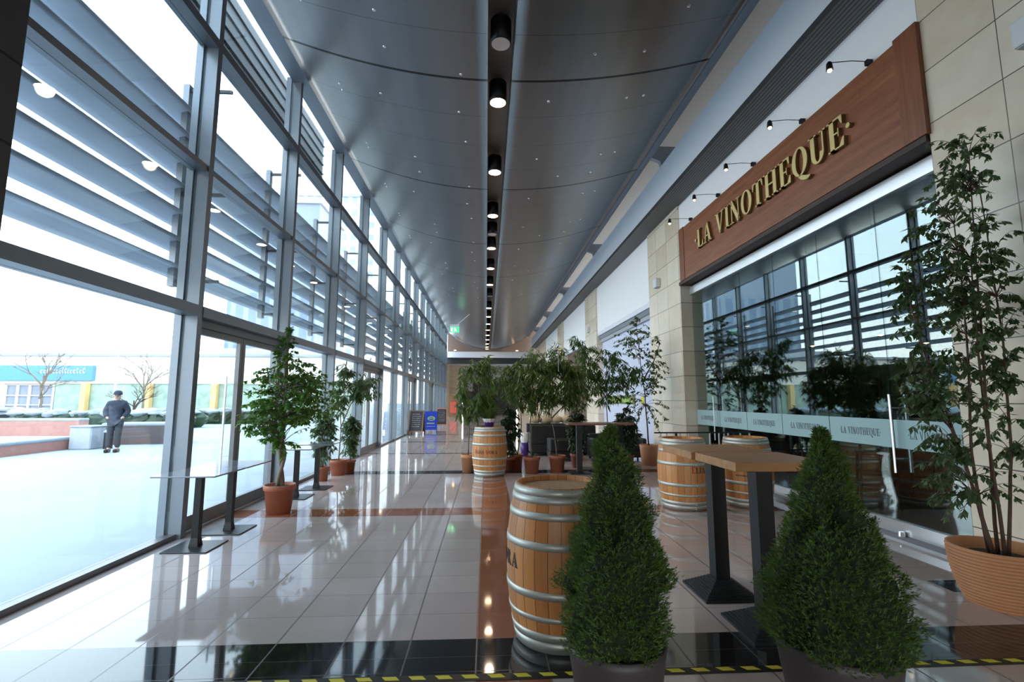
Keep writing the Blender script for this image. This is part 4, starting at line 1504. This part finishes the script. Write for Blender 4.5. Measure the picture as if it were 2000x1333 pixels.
# ---------------------------------------------------------------- outside
structure(MB().box(-140, -3.46, -30, 160, -.20, -.03).build('snow_ground', M['snow']))
structure(MB().box(-3.46, 60, -60, -5, -.20, -.03).build('snow_ground_2', M['snow']))
def snowcap(mb, x0, x1, y0, y1, z, h=.08):
    mb.cbox(x0 - .02, x1 + .02, y0 - .02, y1 + .02, z + .001, z + h, min(.03, h * .4))
def low_wall(loc, sx_, sy_, h, label, rz=0, m='brick'):
    t = thing('low_wall', label, 'low wall', loc, rz)
    MB().box(-sx_ / 2, sx_ / 2, -sy_ / 2, sy_ / 2, -.04, h).build('masonry', M[m], t)
    s_ = MB()
    snowcap(s_, -sx_ / 2, sx_ / 2, -sy_ / 2, sy_ / 2, h, .10)
    s_.build('snow_cover', M['snow'], t)
    return t
low_wall((-15.0, 13.2, -.03), 4.6, 5.4, .28, 'low brick planter with flat snow cover, nearest outside the window', 0)
low_wall((-23.4, 21.3, -.03), 13.2, .5, .62, 'long reddish brick wall with snow on top behind the planter', 0)
low_wall((-11.7, 17.6, -.03), 2.4, .8, .62, 'dark brown planter wall with snow right behind the standing person', .15, 'brick_dark')
t = thing('litter_bin', 'grey square litter bin with round white lid beside the person', 'litter bin', (-12.2, 15.8, -.03))
MB().cbox(-.42, .22, -.3, .3, 0, .66, .03).build('body', M['concrete'], t)
MB().lathe([(0, .0), (.14, .0), (.12, .06), (0, .09)], 18, c=(.52, 0, .50)).build('white_lid', M['snow'], t)
MB().lathe([(0, 0), (.12, 0), (.12, .5), (0, .5)], 14, c=(.52, 0, 0)).build('side_bin', M['darkgrey'], t)
s_ = MB(); snowcap(s_, -.42, .22, -.3, .3, .66, .05); s_.build('snow_cover', M['snow'], t)
# snowy hedges
def hedge(loc, L, label, seed):
    t = thing('hedge', label, 'hedge', loc)
    rng = random.Random(seed)
    mb, sn = MB(), MB()
    n = int(L / .7)
    for i in range(n):
        for j in (0, 1):
            x = -L / 2 + L * i / n + rng.uniform(-.1, .1)
            r = (rng.uniform(.45, .62), .5, rng.uniform(.42, .6))
            mb.blob((x, j * .7, .42), r, rng)
            sn.blob((x + rng.uniform(-.1, .1), j * .7 - .15, .42 + r[2] * .72), (r[0] * .72, .42, .17), rng, rough=.15)
    mb.build('branches', M['grass_green'] if seed % 2 else M['leaf_dark'], t)
    sn.build('snow_cover', M['snow'], t, smooth=True)
    return t
hedge((-19.5, 26.5, -.03), 9, 'low dark hedge with snow clumps behind the person', 4)
hedge((-17.0, 31.0, -.03), 12, 'snowy hedge row farther back on the square', 6)
hedge((-33.0, 33.0, -.03), 9, 'snowy hedge row in front of the shop with blue sign', 5)
# parked snow covered car shape (low, dark sides)
t = thing('snowy_car', 'dark parked car under snow at the left edge outside', 'car', (-29.3, 29.0, -.03))
MB().prism([(-2, .25), (2, .25), (2.05, .65), (1.5, .8), (.9, 1.2), (-.9, 1.25), (-1.7, .85), (-2.05, .7)], lambda u, v, d: (u, d, v), -.8, .8).build('body', M['darkgrey'], t)
MB().prism([(1.5, .82), (.9, 1.22), (-.9, 1.27), (-1.7, .87), (-1.6, .95), (-.9, 1.40), (.9, 1.36), (1.5, .92)], lambda u, v, d: (u, d, v), -.75, .75).build('snow_cover', M['snow'], t)
for x in (-1.25, 1.25):
    for y in (-.78, .66):
        MB().prism([(x + .32 * math.cos(2 * pi * i / 18), .32 + .32 * math.sin(2 * pi * i / 18)) for i in range(18)], lambda u, v, d: (u, d, v), y, y + .12).build('wheel', M['black'], t)

# building with the blue sign
t = thing('shop_building', 'long cream building with green base and blue sign across the square', 'building', (-34, 41, -.03))
MB().box(-22, 22, 0, 8, 2.75, 5.0).build('upper_wall', M['cream'], t)
MB().box(-22, -4.8, 0.02, 8, 0, 2.749).build('ground_wall', M['cream'], t)
MB().box(-.9, 22, .1, 8, 0, 2.749).build('green_base', M['grass_green'], t)
MB().box(-4.8, -.901, .2, 8, 0, 2.749).build('recess', M['win_dark'], t)
mb = MB()
for i in range(5):
    mb.box(-4.8 + i * .93, -4.68 + i * .93, .05, .19, .3, 2.7)
for z in (.3, 1.0, 1.75, 2.62):
    mb.box(-4.679, -.95, .08, .16, z, z + .09)
mb.build('window_grid', M['white_metal'], t)
bs = MB().box(-9, 2.2, -.35, -.01, 3.0, 4.2).build('blue_fascia', M['sign_blue'], t)
mb = MB()
rng = random.Random(12)
x = -1.8
while x < 1.6:
    w_ = rng.uniform(.13, .22)
    hgt = .32 if rng.random() < .7 else .48
    for q in ringp(x + w_ / 2, 3.55 + hgt / 2, w_ / 2, hgt / 2, w_ / 4, hgt / 3.2, .5, 5.6, 8):
        mb.prism(q, lambda u, v, d: (u, -.36 - d, v), 0, .02)
    x += w_ + .07
mb.build('white_lettering', M['paper'], bs)
for x in (1.65, 6.6, 11.8, 16.6):
    MB().box(x - .20, x + .20, -.4, .05, 0, 2.74).build('amber_column', M['amber'], t)
MB().box(-22.1, 22.1, -.2, 8.1, 5.0, 5.2).build('roof_snow', M['snow'], t)
def far_building(name, loc, sx_, sy_, h, m, label):
    t = thing(name, label, 'building', loc)
    MB().box(0, sx_, 0, sy_, 0, h).build('facade', m, t)
    MB().box(-.3, sx_ + .3, -.3, sy_ + .3, h, h + .8).build('roof_edge', M['concrete'], t)
    return t
far_building('tower_block', (-62, 118, -.03), 34, 14, 52, M['tower_white'], 'white high-rise with square window grid seen through the upper panes')
far_building('tower_block', (-33, 62, -.03), 11, 10, 27, M['tower_blue'], 'blue-grey tower with vertical stripes seen between the second and third mullions')
far_building('office_building', (-29, 52, -.03), 9, 8, 6.0, M['tower_blue'], 'pale blue-grey office block seen through the glass door')
far_building('house', (-75, 20, -.03), 12, 40, 7, M['cream'], 'cream house row far left across the square')
# lamp post and bare trees
t = thing('street_lamp', 'thin pale street lamp post behind the person', 'street lamp', (-26.5, 36.0, -.03))
MB().tube([(0, 0, 0), (0, 0, 5.2)], [.09, .05], 8).build('pole', M['white_metal'], t)
MB().lathe([(0, 0), (.25, .0), (.2, .12), (0, .16)], 12, c=(0, 0, 5.2)).build('lamp_head', M['white_metal'], t)
def bare_tree(loc, h, seed, label):
    t = thing('bare_tree', label, 'tree', loc)
    rng = random.Random(seed)
    mb = MB()
    def grow(p, d, L, r, lvl):
        q = p + d * L
        m = p.lerp(q, .5) + Vector((rng.gauss(0, .04), rng.gauss(0, .04), 0)) * L
        mb.tube([p, m, q], [r, r * .8, r * .6], 5 if lvl < 2 else 3)
        if lvl >= 4:
            return
        for i in range(3 if lvl else 5):
            nd_ = (d + Vector((rng.gauss(0, .55), rng.gauss(0, .55), rng.gauss(.1, .3)))).normalized()
            grow(p.lerp(q, rng.uniform(.55, 1)), nd_, L * rng.uniform(.5, .75), r * .55, lvl + 1)
    grow(Vector((0, 0, 0)), Vector((0, 0, 1)), h * .4, h * .016, 0)
    mb.build('trunk_and_branches', M['bark_dark'] if seed % 2 else M['bark'], t)
    return t
bare_tree((-19.4, 27.8, -.03), 3.6, 71, 'small bare tree with dense twigs right of the person')
bare_tree((-31.6, 36.0, -.03), 6.5, 72, 'thin bare tree in front of the blue shop sign')
bare_tree((-24.5, 36.0, -.03), 6.0, 74, 'thin bare tree beside the street lamp')
bare_tree((-8.5, 33.0, -.03), 6.0, 75, 'bare tree behind the open door glass')
for i, (x, y, l_) in enumerate(((-60, 6, 'first'), (-60, 12, 'second'), (-59, 18, 'third'), (-60, 24, 'fourth'), (-58, 30, 'fifth'))):
    bare_tree((x + 2, y, -.03), 7.5 + (i % 3), 80 + i, 'tall bare tree before the cream house row, %s from the left' % l_)

# person: one continuous skinned body with clothes as children
def skin_mesh(name, verts, edges, radii, material, parent, root=0, sub=2):
    me = bpy.data.meshes.new(name)
    me.from_pydata(verts, edges, [])
    me.update()
    me.materials.append(material)
    o = bpy.data.objects.new(name, me)
    COL.objects.link(o)
    o.parent = parent
    md = o.modifiers.new('Skin', 'SKIN')
    md.use_smooth_shade = True
    if not me.skin_vertices:
        me.skin_vertices.new() if hasattr(me.skin_vertices, 'new') else None
    sv = me.skin_vertices[0].data
    for i, r in enumerate(radii):
        sv[i].radius = (r, r) if not isinstance(r, tuple) else r
        sv[i].use_root = (i == root)
    s2 = o.modifiers.new('Subdivision', 'SUBSURF')
    s2.levels = sub
    s2.render_levels = sub
    return o
pr = thing('person', 'person in navy padded jacket and dark cap, hands in pockets, standing on the snow', 'person', (-10.75, 14.75, -.03), .35)
V = [(0, 0, .93), (0, 0, 1.08), (0, 0, 1.25), (0, 0, 1.42), (0, -.01, 1.47), (0, -.015, 1.52), (0, -.03, 1.60), (0, -.025, 1.69),
     (.10, 0, .88), (.09, -.02, .48), (.09, .01, .10), (.10, -.13, .05),
     (-.10, 0, .88), (-.10, -.02, .48), (-.11, .01, .10), (-.12, -.13, .05),
     (.17, 0, 1.38), (.26, .04, 1.16), (.19, -.08, 1.0), (.14, -.10, .95),
     (-.17, 0, 1.38), (-.26, .04, 1.16), (-.19, -.08, 1.0), (-.14, -.10, .95)]
Ed = [(0, 1), (1, 2), (2, 3), (3, 4), (4, 5), (5, 6), (6, 7), (0, 8), (8, 9), (9, 10), (10, 11), (0, 12), (12, 13), (13, 14), (14, 15),
      (3, 16), (16, 17), (17, 18), (18, 19), (3, 20), (20, 21), (21, 22), (22, 23)]
R = [.14, .13, .14, .12, .06, .058, .095, .07, .09, .062, .042, .035, .09, .062, .042, .035, .065, .048, .036, .035, .065, .048, .036, .035]
body = skin_mesh('body', V, Ed, R, M['skin'], pr)
# jacket: torso and arms
JV = [(0, 0, .76), (0, 0, .98), (0, 0, 1.22), (0, 0, 1.36), (0, -.01, 1.50), (.17, .0, 1.38), (.27, .04, 1.16), (.19, -.09, 1.0), (-.17, 0, 1.38), (-.27, .04, 1.16), (-.19, -.09, 1.0)]
JE = [(0, 1), (1, 2), (2, 3), (3, 4), (3, 5), (5, 6), (6, 7), (3, 8), (8, 9), (9, 10)]
skin_mesh('jacket', JV, JE, [(.19, .16), (.20, .165), (.20, .17), (.17, .14), (.095, .095), .115, .085, .07, .105, .085, .07], M['navy'], pr)
TV = [(0, 0, .95), (.09, 0, .86), (.09, -.02, .48), (.09, .01, .12), (-.09, 0, .86), (-.10, -.02, .48), (-.11, .01, .12)]
skin_mesh('trousers', TV, [(0, 1), (1, 2), (2, 3), (0, 4), (4, 5), (5, 6)], [.15, .115, .085, .075, .115, .085, .075], M['trousers'], pr)
for s_, x in ((1, .095), (-1, -.115)):
    MB().cbox(x - .05, x + .05, -.21, .08, 0, .10, .025).build('shoe', M['black'], pr)
MB().lathe([(.104, 0), (.108, .03), (.10, .08), (.07, .12), (0, .135)], 20, c=(0, -.02, 1.645)).build('cap', M['cap'], pr, smooth=True)
MB().cbox(-.07, .07, -.19, -.11, 1.645, 1.662, .006).build('cap_peak', M['cap'], pr)
f_ = MB()
f_.blob((0, -.125, 1.595), (.014, .022, .024), random.Random(1), rough=0)
f_.build('nose', M['skin'], pr, smooth=True)
for x in (-.036, .036):
    MB().blob((x, -.112, 1.615), (.012, .008, .008), random.Random(1), rough=0).build('eye', M['black'], pr)
    MB().blob((x * 2.75, -.02, 1.60), (.012, .022, .032), random.Random(1), rough=0).build('ear', M['skin'], pr, smooth=True)
MB().blob((0, -.118, 1.555), (.024, .008, .006), random.Random(1), rough=0).build('mouth', M['red_ink'], pr)

# pinwheel stuck in the fig crown
t = thing('pinwheel', 'small yellow and blue pinwheel stuck in the fig crown by the beam', 'pinwheel', (1.44, 9.62, 2.50))
for i in range(5):
    a0 = 2 * pi * i / 5
    MB().prism([(0, 0), (.085 * math.cos(a0), .085 * math.sin(a0)), (.05 * math.cos(a0 + .9), .05 * math.sin(a0 + .9))], lambda u, v, d: (u, d + .012 * i, v), 0, .006).build('blade', M['yellow'] if i % 2 == 0 else M['blue_board'], t)
MB().tube([(0, .01, 0), (.02, .1, -.45)], .005, 5).build('stick', M['white_metal'], t)
